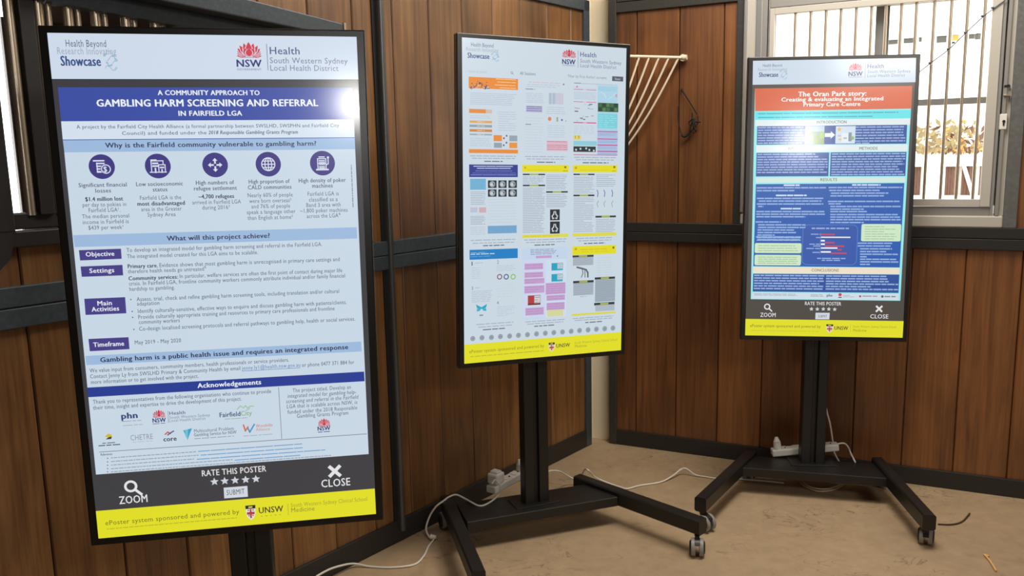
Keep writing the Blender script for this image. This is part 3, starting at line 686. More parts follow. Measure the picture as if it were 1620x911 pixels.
for q in [('The project titled, Develop an', 463.9, 619.5, 556, 614, 0), ('integrated model for gambling help-', 456, 628, 564.6, 622.2, .15), ('screening and referral in the Fairfield', 453.6, 636.5, 568, 630, .15), ('LGA that is scalable across NSW, is', 454.7, 645, 566.3, 637.9, .1), ('funded under the 2018 Responsible', 456, 653.3, 566.3, 646.8, 0), ('Gambling Grants Program', 470.7, 659.7, 552, 655, 0)]:
    T(q[0], *q[1:5], 6.0, TXT, .003, q[5])
S.waratah(503, 661, 524.3, 672.5, RED, BG); T('NSW', 503.8, 680.2, 523.6, 679.2, 6.4, NAVY, .02); S.dash(504, 682.5, 523, 681.5, 1.2, (90, 92, 130))
T('phn', 193, 660.6, 217.8, 658.6, 9.2, (52, 72, 120), .03); S.dash(193, 664.6, 224, 662.8, .9, (140, 150, 168)); S.dash(195, 671.3, 228, 669, .9, (150, 160, 176))
S.waratah(240.7, 646.5, 262.9, 657.5, RED, BG); T('NSW', 242.2, 666.5, 262.9, 665.3, 6.6, NAVY, .02); S.dash(242, 668.6, 262, 667.4, 1, (110, 112, 144))
S.quad([(265.9, 648), (266.6, 648), (267.2, 667), (266.5, 667)], (120, 126, 150), 3)
T('Health', 268.7, 654.6, 293.6, 652.8, 5.2, (80, 92, 130), .01); T('South Western Sydney', 268.7, 660.6, 332.9, 656.8, 4.3, (120, 128, 150), 0); T('Local Health District', 268.7, 665.6, 326, 662.2, 4.3, (120, 128, 150), 0)
T('Fairfield', 348.5, 658.6, 381, 656.2, 7.2, (62, 84, 116), .014); T('City', 382, 656.2, 399.4, 655, 7.2, (126, 178, 96), .006); S.dash(356, 661.4, 392, 659.4, .8, (140, 160, 150))
for pts in ([(376, 646), (381, 640.5), (385, 643)], [(386, 644), (389, 640), (392, 644), (397, 641), (402, 641)], [(390, 648), (396, 644)]): S.stroke([S.L(*q) for q in pts], .0016, (134, 182, 116))
p = S.L(171.5, 688.5); q_ = S.px(171.5, 688.5); S.poly([(p[0] - 5 * q_, p[1]), (p[0] + 5 * q_, p[1] - 2 * q_), (p[0] + 5 * q_, p[1] + 3 * q_), (p[0], p[1] + 5 * q_)], (206, 186, 60), 3); S.poly([(p[0] - 4 * q_, p[1] - 4 * q_), (p[0] + 4 * q_, p[1] - 4 * q_), (p[0] + 5 * q_, p[1]), (p[0], p[1] - q_)], (60, 66, 60), 3.5)
S.dash(162, 699, 185, 697.6, 1.3, (84, 92, 104)); S.dash(156, 702.8, 191, 700.8, 1.5, (70, 80, 96))
T('CHETRE', 207.2, 694.8, 242.4, 692.2, 8.4, (140, 146, 158), -.004); S.dash(210, 697.4, 241, 695.4, .7, (170, 176, 186))
T('core', 259.5, 696.4, 280, 694.8, 7.0, (64, 70, 84), .022)
for pts, c_ in (([(262, 685), (266, 681.5), (270, 684)], (206, 78, 60)), ([(266, 686), (270, 683), (275, 680)], (70, 90, 140))): S.stroke([S.L(*q) for q in pts], .003, c_)
S.quad([(290.5, 679), (304.5, 675.6), (301, 684), (297.5, 694.4)], (56, 164, 198), 3); S.quad([(293, 678.4), (298, 677.2), (298, 694), (294, 688)], (112, 192, 214), 3.4)
T('Multicultural Problem', 307.8, 682.4, 370.7, 678.6, 5.2, (112, 124, 144), .006); T('Gambling Service for NSW', 307.8, 688.6, 375, 684.2, 5.0, (96, 108, 132), .006); S.dash(308, 692.4, 371, 688.2, 1.0, (140, 148, 164))
S.stroke([S.L(*q) for q in [(386, 671), (389, 680), (393, 674)]], .0035, (206, 110, 80)); S.stroke([S.L(*q) for q in [(393, 676), (396, 682), (403, 670)]], .0035, (80, 150, 190))
T('Woodville', 405.8, 675, 432, 672.8, 4.8, (206, 128, 96), .006); T('Alliance', 405.8, 680.6, 428, 679, 4.6, (206, 148, 120), .004); S.dash(386, 688.4, 434, 685.2, .8, (150, 158, 170))
T('References:', 159.8, 718.6, 178.4, 717.4, 3.6, (90, 98, 116), .012)
for i, (yl, xe, ye, xb) in enumerate([(722.4, 479, 700.8, 314), (728.0, 480, 707.2, 318), (733.4, 515.8, 711, 312), (738.8, 476, 719.4, 372), (743.8, 525, 719.8, 600)]):
    yb = yl + (ye - yl) * (xb - 175.8) / (xe - 175.8)
    S.dash(169.5, yl + .4, 171.5, yl + .3, 1.8, (120, 128, 144)); S.dash(175.8, yl, min(xb - 3, xe), yb if xb < xe else ye, 1.35, (146, 156, 172), word=(2, 7), gap=1)
    if xb < xe: S.dash(xb, yb, xe, ye, 1.5, (118, 162, 204), word=(8, 30), gap=1)
def footer(S, zo, lens, rate, caps, stars, sub, subt, cr, clo, yel, ep, ep2, crest, un, vl, s1, s2):
    W2 = (228, 228, 230)
    S.text('ZOOM', *zo, caps[0], W2, .008); S.lens(*lens, W2); S.text('RATE THIS POSTER', *rate, caps[1], W2, .008)
    for x, y in stars: S.star(x, y, caps[2], (206, 212, 222))
    S.quad(sub, (210, 216, 226), 2); S.text('SUBMIT', *subt, caps[3], (74, 76, 84), 0); S.cross(*cr, W2); S.text('CLOSE', *clo, caps[0], W2, .008)
    S.quad(yel, YEL, 1)
    S.text('ePoster system sponsored and powered by', *ep, caps[4], (122, 124, 40), .004); S.dash(*ep2, caps[5] * .62, (182, 181, 44), word=(3, 8), gap=1.2)
    S.crest(*crest); S.text('UNSW', *un, caps[6], (66, 60, 50), .012)
    a, b = S.L(vl[0], vl[1]), S.L(vl[2], vl[3]); S.lrect(a[0] - .0006, b[1], a[0] + .0006, a[1], (170, 168, 60), 3)
    S.text('South Western Sydney Clinical School', *s1, caps[7], (156, 156, 56), 0); S.text('Medicine', *s2, caps[7] * 1.15, (140, 140, 50), .002)
footer(S, (189.5, 795.6, 233.9, 791.8), (207.2, 767.3, 9.4), (320.5, 751, 422.2, 745.2), (11.8, 9.2, 6.4, 8, 7.2, 2.2, 9.2, 6.2), [(340, 760.5), (356.3, 759.4), (372.7, 758.4), (389.5, 757.4), (405.8, 756.4)], [(354.6, 770), (392.2, 767.3), (393.2, 784.4), (355.7, 787)], (359.7, 781.8, 388, 779.6), (530.8, 744.4, 9.4), (510, 770, 555.4, 766.8),
       [(151.8, 806.4), (594.2, 772.2), (596.4, 812.4), (156, 850)], (167.3, 828.6, 379.5, 811.8), (169, 834.6, 375.8, 818), (388.8, 798, 406.5, 820.5), (411, 811, 449.2, 807.6), (456.4, 796, 458, 814), (461.5, 801.8, 582.3, 791), (462.2, 809.8, 499, 806.4))
S.dash(414, 815.6, 447, 812.6, .9, (150, 148, 60), word=(2, 4), gap=4)
S1 = S

# ================= screen 2: the poster list
S = Screen(T2); BG2 = (203, 217, 228); full(S, BG2); HEAD_keep = HEAD; HEAD = BG2
header(S, ((744.6, 73.2, 780, 74.6), (736.9, 80.4, 787.6, 82.2), (739.2, 91.2, 773.5, 92.6), (776, 82, 790, 97), (888.4, 77.2, 911.5, 91.8), (889.2, 101.5, 909.6, 102.4), (889.2, 104.6, 909.6, 105.4), (914.2, 80.5, 914.2, 107.5), (917.6, 90, 942.7, 91.8), (917.6, 99.4, 982.5, 103.4), (917.6, 107, 974.5, 110), (6.2, 8.2, 7.6, 2, 7.4, 5.6)))
LG, MG, DG = (178, 192, 206), (158, 170, 186), (104, 112, 128)
S.text('Search by poster', 740.3, 114, 770, 115.6, 4, (176, 186, 198), 0); S.lens(809.2, 114.8, 1.9, (120, 130, 150))
S.text('All Sessions', 822.2, 118, 846.8, 119.5, 5, (108, 120, 140), .004); S.text('Filter by First Author surname', 898.4, 122.4, 959, 126.4, 4.6, (128, 138, 152), 0)
S.rect(968, 121.3, 985.3, 129.8, (84, 92, 104), 2); S.text('Reset', 972.5, 127.4, 981, 128, 4, (190, 196, 206), .004)
# a1
S.rect(740.7, 120.7, 819.1, 142.4, (232, 138, 48), 2)
rr = random.Random(8)
for k in range(60):
    u = rr.uniform(743.5, 774); v = 139.5 - abs(rr.gauss(0, 6.5)) * (1 - abs(u - 758) / 26)
    S.disc(u, v, rr.uniform(.7, 1.5), rr.choice([(60, 50, 60), (150, 104, 80), (220, 206, 200), (70, 80, 120), (184, 120, 90), (120, 80, 60)]), 3 + rr.random(), n=8)
for v0, v1, u0 in ((124.6, 126.4, 784), (129.3, 131, 786), (134, 135.6, 782), (138.4, 140, 790)): S.dash(u0, v0, 816, v1, 1.1, (248, 204, 150), word=(10, 24), gap=.8)
S.block(743, 145, 817, 168, 7, .9, LG, word=(20, 60)); S.block(743, 181, 777, 188.5, 2, .8, LG)
S.rect(741.5, 171.6, 768, 179, (224, 140, 70), 2); S.rect(768, 172.6, 778, 179.2, (214, 186, 172), 2)
for v0, v1, c_ in ((190, 194.8, (226, 168, 74)), (196.6, 201.4, (144, 160, 172)), (203.6, 208.6, (206, 134, 66)), (210.9, 214, (150, 166, 178))): S.rect(742.3, v0, 778, v1, c_, 2); S.dash(754, (v0 + v1) / 2, 766, (v0 + v1) / 2, .8, (230, 220, 210))
S.block(787.6, 175, 816, 208, 9, .8, LG, word=(8, 20)); S.block(743, 216.5, 776, 232, 5, .8, LG)
for q, c_ in (((780.4, 213.3, 793.6, 223.2), (232, 140, 56)), ((805.3, 214, 818, 223.4), (150, 164, 176)), ((781, 225.4, 793.6, 233.6), (146, 162, 174)), ((805.3, 225.2, 818, 234.3), (230, 150, 62))): S.rect(*q, c_, 2)
for x, y in ((796.8, 218.4), (801, 214.6), (800.8, 225.5), (796.5, 229.5)): S.disc(x, y, 1.6, (110, 96, 100), 3, n=10)
S.rect(741.2, 235.3, 819.1, 242.7, (232, 140, 56), 2)
def cap(x0, x1, ya, yb, a0, a1, yc, sl=0):
    S.dash(x0, ya - sl, x1, ya + sl, 1.2, MG); S.dash(x0 + 3, yb - sl, x1 - 2, yb + sl, 1.2, MG); S.dash(a0, yc - sl * .4, a1, yc + sl * .4, 1.5, (92, 100, 116))
cap(743, 816, 246.6, 250.2, 765.6, 794.8, 255)
# a2
S.block(743, 0, 744, 1, 0, 1, LG)
S.rect(741.5, 259.6, 818.8, 280, (50, 62, 144), 2)
for q in ((748.5, 262.7, 811, 262.9, 1.4, (190, 198, 226)), (754, 265.9, 807.6, 266.1, 1.4, (190, 198, 226)), (751.5, 270, 810, 270.2, 1, (128, 138, 196)), (747, 273.4, 816, 273.6, .9, (110, 122, 188)), (744, 276.2, 816, 276.5, .9, (150, 158, 206))): S.dash(*q[:4], q[4], q[5], word=(12, 30), gap=.7)
S.rect(743, 282.2, 768.4, 299.8, (122, 182, 216), 2); S.block(744, 283, 767, 299, 6, .7, (98, 160, 200), word=(20, 30))
for v0, v1 in ((285, 297), (299.2, 310.8)):
    for u0, u1 in ((771.5, 785.2), (787.9, 801.2), (804, 817.4)):
        S.rect(u0, v0, u1, v1, (40, 48, 54), 2); S.disc((u0 + u1) / 2, (v0 + v1) / 2, 5, (150, 160, 166), 3); S.disc((u0 + u1) / 2 - 1, (v0 + v1) / 2 + .6, 2.6, (196, 206, 210), 4); S.disc((u0 + u1) / 2 + 2, (v0 + v1) / 2 - .6, 1.2, (74, 84, 92), 5)
S.block(744, 302, 768.4, 324, 8, .9, MG, word=(18, 30)); S.rect(743.6, 327.7, 755, 335.4, (190, 192, 212), 2); S.rect(757.3, 327.7, 768.6, 335.8, (206, 172, 182), 2); S.block(743.8, 340.7, 768.4, 355, 6, .9, MG, word=(18, 30)); S.block(743.8, 358, 768, 371, 5, .7, LG)
S.block(773, 313, 817, 353, 9, .6, (188, 202, 214), word=(8, 20)); S.rect(771.2, 357, 817.1, 368.2, (116, 166, 206), 2)
cap(744, 815, 379, 383.6, 763.8, 798.4, 387.8, -.8)
# a3
S.rect(742.3, 394.9, 818.8, 407.8, (34, 128, 196), 2)
S.dash(744.5, 399.3, 769, 398.9, .8, (150, 196, 232)); S.dash(744, 401.6, 782, 401, 1.2, (214, 230, 246)); S.dash(744, 405.4, 776, 404.8, .8, (110, 176, 226))
S.text('1', 745.5, 419.6, 747.2, 419.6, 6, (120, 128, 140), .01); S.block(751, 414, 764, 417, 1, .8, MG); S.block(745.4, 422, 760, 441, 6, .7, LG); S.text('2', 786.4, 417, 788.4, 417, 6, (120, 128, 140), .01); S.block(785, 419, 816, 428, 4, .7, LG)
for u, c_ in ((790, (136, 84, 116)), (800.6, (74, 88, 130)), (811.6, (136, 192, 96))): S.disc(u, 437.4, 4.4, c_, 3, 2.8)
S.block(745.4, 459.5, 778.3, 477, 7, .8, (172, 184, 196)); S.text('3', 745.6, 458, 748, 458, 5, (120, 128, 140), .01); S.dash(751, 455, 760, 454.6, .8, MG)
p = S.L(761.4, 486.6); k = S.px(761, 486)
for sg_ in (-1, 1):
    S.poly([(p[0], p[1] + 1 * k), (p[0] + sg_ * 9.4 * k, p[1] + 6 * k), (p[0] + sg_ * 7.2 * k, p[1] - .4 * k), (p[0], p[1] - 1.5 * k)][::sg_], (44, 166, 196), 3)
    S.poly([(p[0], p[1] - .6 * k), (p[0] + sg_ * 7.6 * k, p[1] - 1 * k), (p[0] + sg_ * 8 * k, p[1] - 5.4 * k), (p[0] + sg_ * 3 * k, p[1] - 4.6 * k)][::sg_], (60, 176, 204), 3.3)
S.dash(758, 498.4, 764, 498, 2.2, (112, 150, 176)); S.text('4', 785.8, 481, 788.6, 481, 5, (120, 128, 140), .01); S.block(786, 483.5, 815, 499, 6, .7, LG)
S.block(786, 449, 814, 470, 5, .4, (186, 200, 210), word=(3, 7), gap=2)
cap(753, 812, 511, 515.4, 763.5, 799.7, 520, -1.5)
# b1
S.dash(836, 129.6, 886, 132.4, 1, (214, 178, 192)); S.dash(834, 133.4, 886, 135.6, .9, LG); S.dash(834, 136.6, 880, 138.4, .9, LG); S.disc(891.3, 133.8, 1.6, (160, 130, 150), 3, n=10)
S.dash(831, 140.6, 846, 141.2, 1.2, (120, 128, 150)); S.block(832, 146, 861, 164, 6, .8, LG); S.rect(832, 167, 857.5, 178, (176, 180, 214), 2)
for v in (168.6, 171.6, 175): S.dash(832.5, v, 857, v + .3, 1.1, (128, 112, 160), word=(10, 24), gap=.6)
S.rect(867.7, 146.8, 890.8, 165.6, (188, 200, 214), 2)
for u in (868, 874, 880, 886): S.rect(u + .4, 147.6, u + 3.6, 165, (206, 196, 212) if u > 878 else (170, 186, 204), 3)
S.block(864.6, 168, 894, 182, 4, .8, LG); S.disc(869.2, 188.2, 3.2, (222, 136, 84), 3); S.rect(880, 185.5, 882.6, 192.6, (150, 170, 130), 3); S.disc(888.6, 190, 1.7, (96, 110, 184), 3, n=12); S.disc(895, 191.6, .8, (96, 110, 184), 3, n=8)
S.block(831, 184, 859, 243, 13, .7, (190, 202, 214)); S.block(866, 197, 895, 219, 6, .7, LG); S.dash(831, 196.7, 840, 196.8, 1, DG)
S.rect(864.6, 222.3, 898, 239.2, (218, 184, 198), 2)
for v in (224, 229.6, 232.5, 236): S.dash(865, v, 897, v + .4, 1.1, (196, 130, 150), word=(9, 20), gap=.7)
cap(830, 895, 247.8, 251.6, 849, 878, 256.6, .2)
# b2 / c2: yellow headed posters
YH, KB = (228, 220, 36), (52, 60, 60)
def keybar(x0, y0, x1, y1): S.rect(x0, y0, x1, y1, KB, 2); xm = (x0 + x1) / 2; w_ = (x1 - x0) * .2; S.rect(xm - w_, y0, xm + w_, y1, (170, 180, 90), 3)
S.rect(825.6, 260.4, 899.5, 272.4, YH, 2); S.dash(829, 265, 832, 265, 3, (206, 160, 60)); S.dash(892.4, 264.6, 895.6, 264.6, 3, (120, 120, 50)); S.dash(890, 270.3, 898, 270.6, 1, (160, 150, 60)); S.dash(834, 268.8, 884, 269.2, .7, (206, 190, 40))
keybar(826.8, 274.6, 862, 277); keybar(826.8, 292, 862, 294.4); S.block(826.8, 278.6, 861, 291, 5, .9, MG); S.block(826.8, 296, 861, 368, 27, .95, (160, 170, 184), word=(12, 40)); S.block(864, 275.6, 896.5, 300, 9, .9, MG, word=(12, 40)); keybar(863.8, 302.4, 898, 304.7); S.block(864, 306.5, 896.5, 328, 8, .9, MG, word=(12, 40))
for v0, v1 in ((331.2, 348.2), (350.3, 369.2)):
    S.rect(870, v0, 885.2, v1, (46, 52, 58), 2); u, v = 877.4, (v0 + v1) / 2
    p = S.L(u, v); k = S.px(u, v)
    for sg_ in (-1, 1): S.stroke([(p[0] + sg_ * 1.2 * k, p[1] + 5 * k), (p[0] + sg_ * 2 * k, p[1] + 1 * k), (p[0] + sg_ * 4.6 * k, p[1] - 2 * k), (p[0] + sg_ * 3.4 * k, p[1] - 6 * k)], 1.7 * k, (206, 212, 216), 3); S.ldisc(p[0] + sg_ * 2 * k, p[1] - 5.4 * k, 1.3 * k, (184, 190, 196), 3.5, n=10)
S.rect(825.6, 371.4, 898.9, 374.4, (224, 218, 70), 2); S.dash(828, 373, 886, 372.8, .8, (200, 188, 80))
cap(829, 896, 378.6, 382.6, 845.3, 879.2, 387, -.4)
# b3
S.rect(826, 392.2, 896.5, 500.6, (196, 214, 236), 1)
S.rect(827.2, 410.6, 862.6, 500, (206, 214, 236), 2); S.rect(863.4, 410.2, 895.6, 500, (206, 222, 238), 2)
S.block(839, 393.6, 880, 402, 4, .9, (128, 140, 156)); PU = (196, 160, 206)
S.rect(847.6, 404.4, 872.4, 407.4, PU, 3); S.disc(881.6, 404.8, 1.3, (170, 120, 160), 3, n=10)
for q in ((829.6, 416.8, 859, 425.4), (829.6, 430.7, 859, 438), (829.3, 440.8, 861, 447.6), (829.3, 452.3, 861, 462.2), (831, 487, 860, 497), (863.2, 447.6, 894.4, 464), (864.5, 467, 893.6, 473.8), (864.5, 478.8, 893, 488.8)):
    S.rect(*q, PU, 3); S.block(q[0] + 1, q[1] + .5, q[2] - 1, q[3] - .5, max(2, int((q[3] - q[1]) / 3)), .8, (176, 136, 190), 4)
S.rect(865.6, 490.2, 891, 499, (212, 216, 158), 3)
for q, c_ in (((872.3, 416, 890.3, 427), (36, 166, 196)), ((872.3, 433.4, 890, 444.4), (36, 166, 196)), ((834.8, 467.2, 854.9, 481.4), (184, 62, 66))):
    S.rect(*q, (120, 130, 140), 3); S.rect(q[0] + .3, q[1] + .3, q[0] + (q[2] - q[0]) * .5, q[3] - 1.4, c_, 4); S.rect(q[0] + (q[2] - q[0]) * .52, q[1] + .4, q[2] - .6, q[3] - 1.4, (206, 208, 214), 4); S.block(q[0] + (q[2] - q[0]) * .56, q[1] + 1, q[2] - 1, q[3] - 2, 3, .7, c_, 5); S.rect(q[0], q[3] - 1.6, q[2], q[3], c_ if c_[0] < 100 else (110, 60, 50), 5)
cap(831, 893, 506.8, 510.4, 845, 878, 514.6, -1.6)
# c1
S.dash(908, 131.6, 920, 132.2, 1, DG); S.dash(907, 132.8, 976, 134.6, .5, (130, 160, 180), word=(60, 80)); S.dash(911, 137.4, 914, 137.6, 2.4, (206, 130, 150))
S.rect(945.3, 135.3, 976, 207.6, (172, 212, 230), 1); S.rect(907.2, 138, 943.4, 141, (190, 214, 232), 1)
MA = (204, 56, 124)
for q in ((907.2, 141, 943, 143.6), (907.2, 160.6, 943, 163), (906.9, 193.2, 943, 195.8)): S.rect(*q, MA, 3); S.dash(922, (q[1] + q[3]) / 2, 928, (q[1] + q[3]) / 2, 1, (230, 170, 200), 4)
S.block(907.5, 145, 943, 159, 6, .7, (170, 196, 212), word=(10, 34))
p0 = [(950, 146), (956, 150), (958, 156)]; S.stroke([S.L(*q) for q in p0], .0022, (214, 228, 230)); S.stroke([S.L(*q) for q in [(962, 158), (972, 150), (975, 148)]], .0018, (206, 228, 226)); S.dash(973, 152, 976, 152.2, 5, (206, 160, 176)); S.block(946, 137, 975, 146, 3, .6, (140, 186, 214), word=(10, 30))
S.rect(945.6, 163, 977.6, 178.2, (50, 88, 60), 3)
for i in range(5):
    for j in range(2): S.rect(946.6 + i * 6.2, 164 + j * 7 + i * .1, 951.4 + i * 6.2, 169.4 + j * 7 + i * .1, ((66, 112, 74), (40, 70, 56), (90, 130, 80))[(i + j) % 3], 4)
S.rect(945.3, 180, 976.2, 204, (124, 208, 220), 3); S.block(947, 182, 975, 203, 6, .9, (160, 226, 232), 4, word=(4, 9), gap=3)
S.rect(944.8, 206, 976.4, 246, (172, 194, 226), 2)
for v in (207.8, 219.4, 229, 238.8): S.rect(944.8, v, 976.4, v + 2.1, MA, 3); S.block(945.5, v + 2.8, 976, v + 8, 2, .7, (140, 160, 206), 3, word=(20, 40))
rr = random.Random(5)
for k in range(16): u, v = rr.uniform(908, 936), rr.uniform(165, 192); S.dash(u, v, u + rr.uniform(2, 6), v + .3, rr.choice((.9, 1.5)), rr.choice([(70, 84, 84), (150, 170, 190), (206, 150, 170), (110, 120, 130)]))
S.block(907.5, 198, 943, 213, 5, .7, (186, 196, 212), word=(3, 9), gap=3); S.rect(906.9, 213.8, 918.4, 221.6, (222, 208, 110), 3); S.dash(909, 217, 910.5, 217, 4, (100, 104, 80)); S.dash(914.6, 217, 916, 217, 4, (100, 104, 80))
S.rect(906.9, 223, 943.8, 230.8, (142, 204, 218), 3); S.rect(906.9, 231.5, 942, 240.8, (44, 58, 64), 3)
for u, v in ((911, 237), (918, 235.6), (927, 235), (932, 237.4), (939, 238.6)): S.disc(u, v, 1.7, (206, 214, 214), 4, n=9)
S.rect(906.9, 244.4, 976, 246.4, MA, 4)
cap(908, 974, 249.4, 253.2, 921.5, 962.2, 257.8, .5)
# c2
S.rect(905.8, 261, 976, 272.9, YH, 2); S.dash(909, 265.6, 912.4, 265.7, 3.4, (206, 150, 70)); S.dash(970, 264.6, 973, 264.6, 3.4, (120, 120, 50)); S.dash(968, 270.8, 975, 271, 1, (160, 150, 60)); S.dash(918, 269, 962, 269.4, .7, (206, 190, 40))
keybar(906.9, 274.8, 940.2, 277.2); keybar(906.9, 308, 940, 310.4); keybar(941.8, 341.4, 974, 343.8); S.block(907.3, 279, 939.6, 306.5, 10, .95, (164, 174, 186), word=(12, 40)); S.block(907.3, 312, 939, 367, 20, .95, (164, 174, 188), word=(12, 40)); S.block(943.2, 275.6, 973, 296, 7, .9, MG, word=(12, 40)); S.block(942.4, 346, 972.6, 367.4, 8, .9, MG, word=(12, 40))
for u in (945, 955.8, 968): 
    S.stroke([S.L(u - .6, 301), S.L(u + .8, 305.5), S.L(u, 311)], .0034, (112, 104, 176)); S.stroke([S.L(u + 1.4, 318), S.L(u - .8, 322), S.L(u + .4, 327)], .0026, (150, 158, 152))
S.rect(905.6, 369.2, 974.8, 372.4, (222, 216, 74), 2)
cap(912, 969, 376.4, 380.2, 923.8, 956.8, 384.6, -.5)
# c3
S.rect(905.3, 389.4, 974, 400.9, YH, 2); S.dash(909, 394, 912.4, 393.8, 3.4, (206, 160, 60)); S.dash(968.6, 391.6, 971.6, 391.5, 3.4, (120, 120, 50)); S.dash(918, 394.4, 960, 393.8, 1.1, (206, 184, 50)); S.dash(920, 398, 962, 397.2, .7, (206, 190, 40))
keybar(905.6, 404, 938.8, 405.8); S.rect(906.2, 407, 938.4, 418.8, (172, 182, 194), 2); S.block(906.4, 407.4, 938, 418.4, 4, .8, (156, 166, 180), word=(14, 40))
hand = [(913, 422.6), (921, 424.6), (927, 426.6), (929.6, 431), (929.8, 437.4)]
S.stroke([S.L(*q) for q in hand], .0068, (94, 100, 106)); S.stroke([S.L(*q) for q in [(921, 426), (922, 432), (919.6, 438)]], .0042, (120, 126, 132)); S.stroke([S.L(*q) for q in [(925, 428), (925.4, 438)]], .0036, (104, 110, 116))
S.block(944, 406, 968, 436, 8, .5, (186, 200, 210), word=(5, 12), gap=2); keybar(940.7, 438.6, 972.6, 440.6); S.rect(941.4, 442.6, 972.6, 475.6, (160, 174, 186), 2); S.block(941.8, 443, 972.2, 475, 12, .8, (146, 160, 174), word=(14, 40)); keybar(939.8, 478.9, 971.8, 480.9); S.rect(941.6, 482.4, 971.8, 490.4, (174, 186, 196), 2)
keybar(906.5, 444.3, 938.9, 446.3); S.rect(906.8, 447.8, 938.4, 465.6, (168, 180, 192), 2); S.block(907, 448.2, 938, 465.2, 6, .8, (152, 164, 178), word=(14, 40)); S.dash(917, 469, 928, 468.6, .8, MG); S.rect(904.3, 496.4, 973.5, 494.8, (220, 214, 70), 2)
cap(906, 970, 501.4, 504.6, 925.7, 952, 508.9, -1.2)
for u, v in [(747.5, 535.1), (762.2, 533.8), (777.2, 533.2), (791.4, 531.9), (806, 531.1), (820, 529.9), (834.3, 528.9), (848.6, 527.7), (862.6, 526.6), (876, 525.6), (889.8, 524.6), (903.5, 523.5), (916.7, 522.3), (930.2, 521.3), (943.3, 520.2), (956.5, 519.4), (969.4, 518.4)]:
    S.disc(u, v, 4.1, (150, 160, 172), 3, n=20); S.dash(u - .8, v, u + 1.2, v, 1.8, (130, 140, 152), 4)
S.quad([(734.1, 544.8), (982.7, 524.6), (982.2, 553.3), (734.2, 575)], YEL, 1)
S.text('ePoster system sponsored and powered by', 742, 558, 860.6, 549, 5, (140, 140, 46), .004); S.dash(743.7, 563.4, 860, 554.6, 1.1, (176, 174, 46), word=(5, 14))
S.crest(867.8, 541.4, 877.4, 555); S.text('UNSW', 880, 549.4, 901.4, 547.6, 5.8, (66, 60, 50), .01)
S.text('South Western Sydney Clinical School', 909, 543.6, 976, 538.2, 3.8, (166, 164, 56), 0); S.text('Medicine', 909.4, 549.4, 928, 547.6, 4.2, (150, 148, 54), 0)
S2 = S

# ================= screen 3: the blue poster
S = Screen(T3); FOOT3 = (78, 72, 66); full(S, FOOT3); HEAD = (202, 216, 230)
S.quad([(1190.7, 95.7), (1447.8, 91.5), (1446.9, 130.4), (1190.3, 133.7)], HEAD, 1)
header(S, ((1206, 105.6, 1236, 104.8), (1198.7, 112, 1244, 111), (1200.2, 121.6, 1230, 120.8), (1232, 109, 1245, 125), (1340.7, 99.4, 1362.6, 110.8), (1340.7, 120.2, 1362.6, 119.8), (1340.7, 123, 1362.6, 122.6), (1367.6, 101, 1367.8, 123.5), (1370.6, 108, 1396.3, 107.4), (1370.6, 116, 1439, 114.6), (1370.6, 122.4, 1430, 121.2), (4.6, 7.2, 7, 2, 6.6, 5)))
HEAD = HEAD_keep
S.quad([(1193.8, 139.6), (1441.8, 136.2), (1423.4, 478.2), (1188.8, 471.4)], (150, 232, 236), 1)
S.quad([(1193.8, 139.6), (1441.8, 136.2), (1440.4, 172.6), (1194.4, 175.4)], (216, 100, 62), 2)
W3 = (244, 240, 238)
S.text('The Oran Park story:', 1261.7, 152.2, 1368.7, 151.5, 7.4, W3, .026); S.text('Creating & evaluating an Integrated', 1235.4, 160.2, 1395.4, 159.3, 6.4, W3, .026); S.text('Primary Care Centre', 1270, 168.4, 1359.3, 167.6, 6.4, W3, .026)
S.rect(1194.6, 176.3, 1439.4, 188.3, (98, 224, 230), 2); S.dash(1199, 179.4, 1420, 178.4, 1.5, (72, 160, 176), word=(8, 26)); S.dash(1199, 185.4, 1379, 184.6, 1.5, (72, 160, 176), word=(8, 26))
PALE = (222, 234, 236); B3 = (46, 80, 154); LT = (150, 178, 224)
S.rect(1195, 189, 1438.4, 198.4, PALE, 2); S.text('INTRODUCTION', 1291, 195.6, 1337.6, 195.4, 4.6, (110, 118, 120), .014)
S.rect(1197.8, 199, 1432.4, 228.4, B3, 2); S.block(1199, 199.6, 1271, 228, 7, 1.9, LT, rag=.05); S.block(1352.6, 199.4, 1430.6, 226, 6, 1.9, LT, rag=.06); S.dash(1352.6, 227, 1374, 227.2, 1.7, LT)
S.rect(1272.8, 199.4, 1302.4, 228.2, (150, 168, 150), 3); S.rect(1272.8, 199.4, 1302.4, 208, (176, 200, 226), 4); S.rect(1286, 214, 1302.4, 228.2, (140, 164, 110), 4); S.rect(1296, 209, 1302, 219, (150, 190, 90), 5)
a = S.L(1303.6, 210.8); b_ = S.L(1319.6, 216.8); h_ = a[1] - b_[1]; xm = a[0] + (b_[0] - a[0]) * .58
S.poly([(a[0], b_[1]), (xm, b_[1]), (xm, b_[1] - h_ * .5), (b_[0], (a[1] + b_[1]) / 2), (xm, a[1] + h_ * .5), (xm, a[1]), (a[0], a[1])], (236, 242, 248), 4)
S.rect(1321, 200, 1351.2, 227.6, (206, 222, 236), 3); S.star(1326.6, 205, 4.4, (224, 186, 84), 4); S.rect(1330, 211, 1342, 226, (226, 232, 240), 4); S.rect(1341, 210, 1345.6, 224, (130, 146, 160), 5); S.disc(1347, 219, 3, (150, 190, 110), 5); S.dash(1324, 215, 1329, 215, 2.6, (196, 180, 170), 5); S.dash(1325, 221, 1330, 221, 2.6, (206, 190, 130), 5); S.dash(1333, 219, 1340, 219, 2, (150, 170, 190), 5)
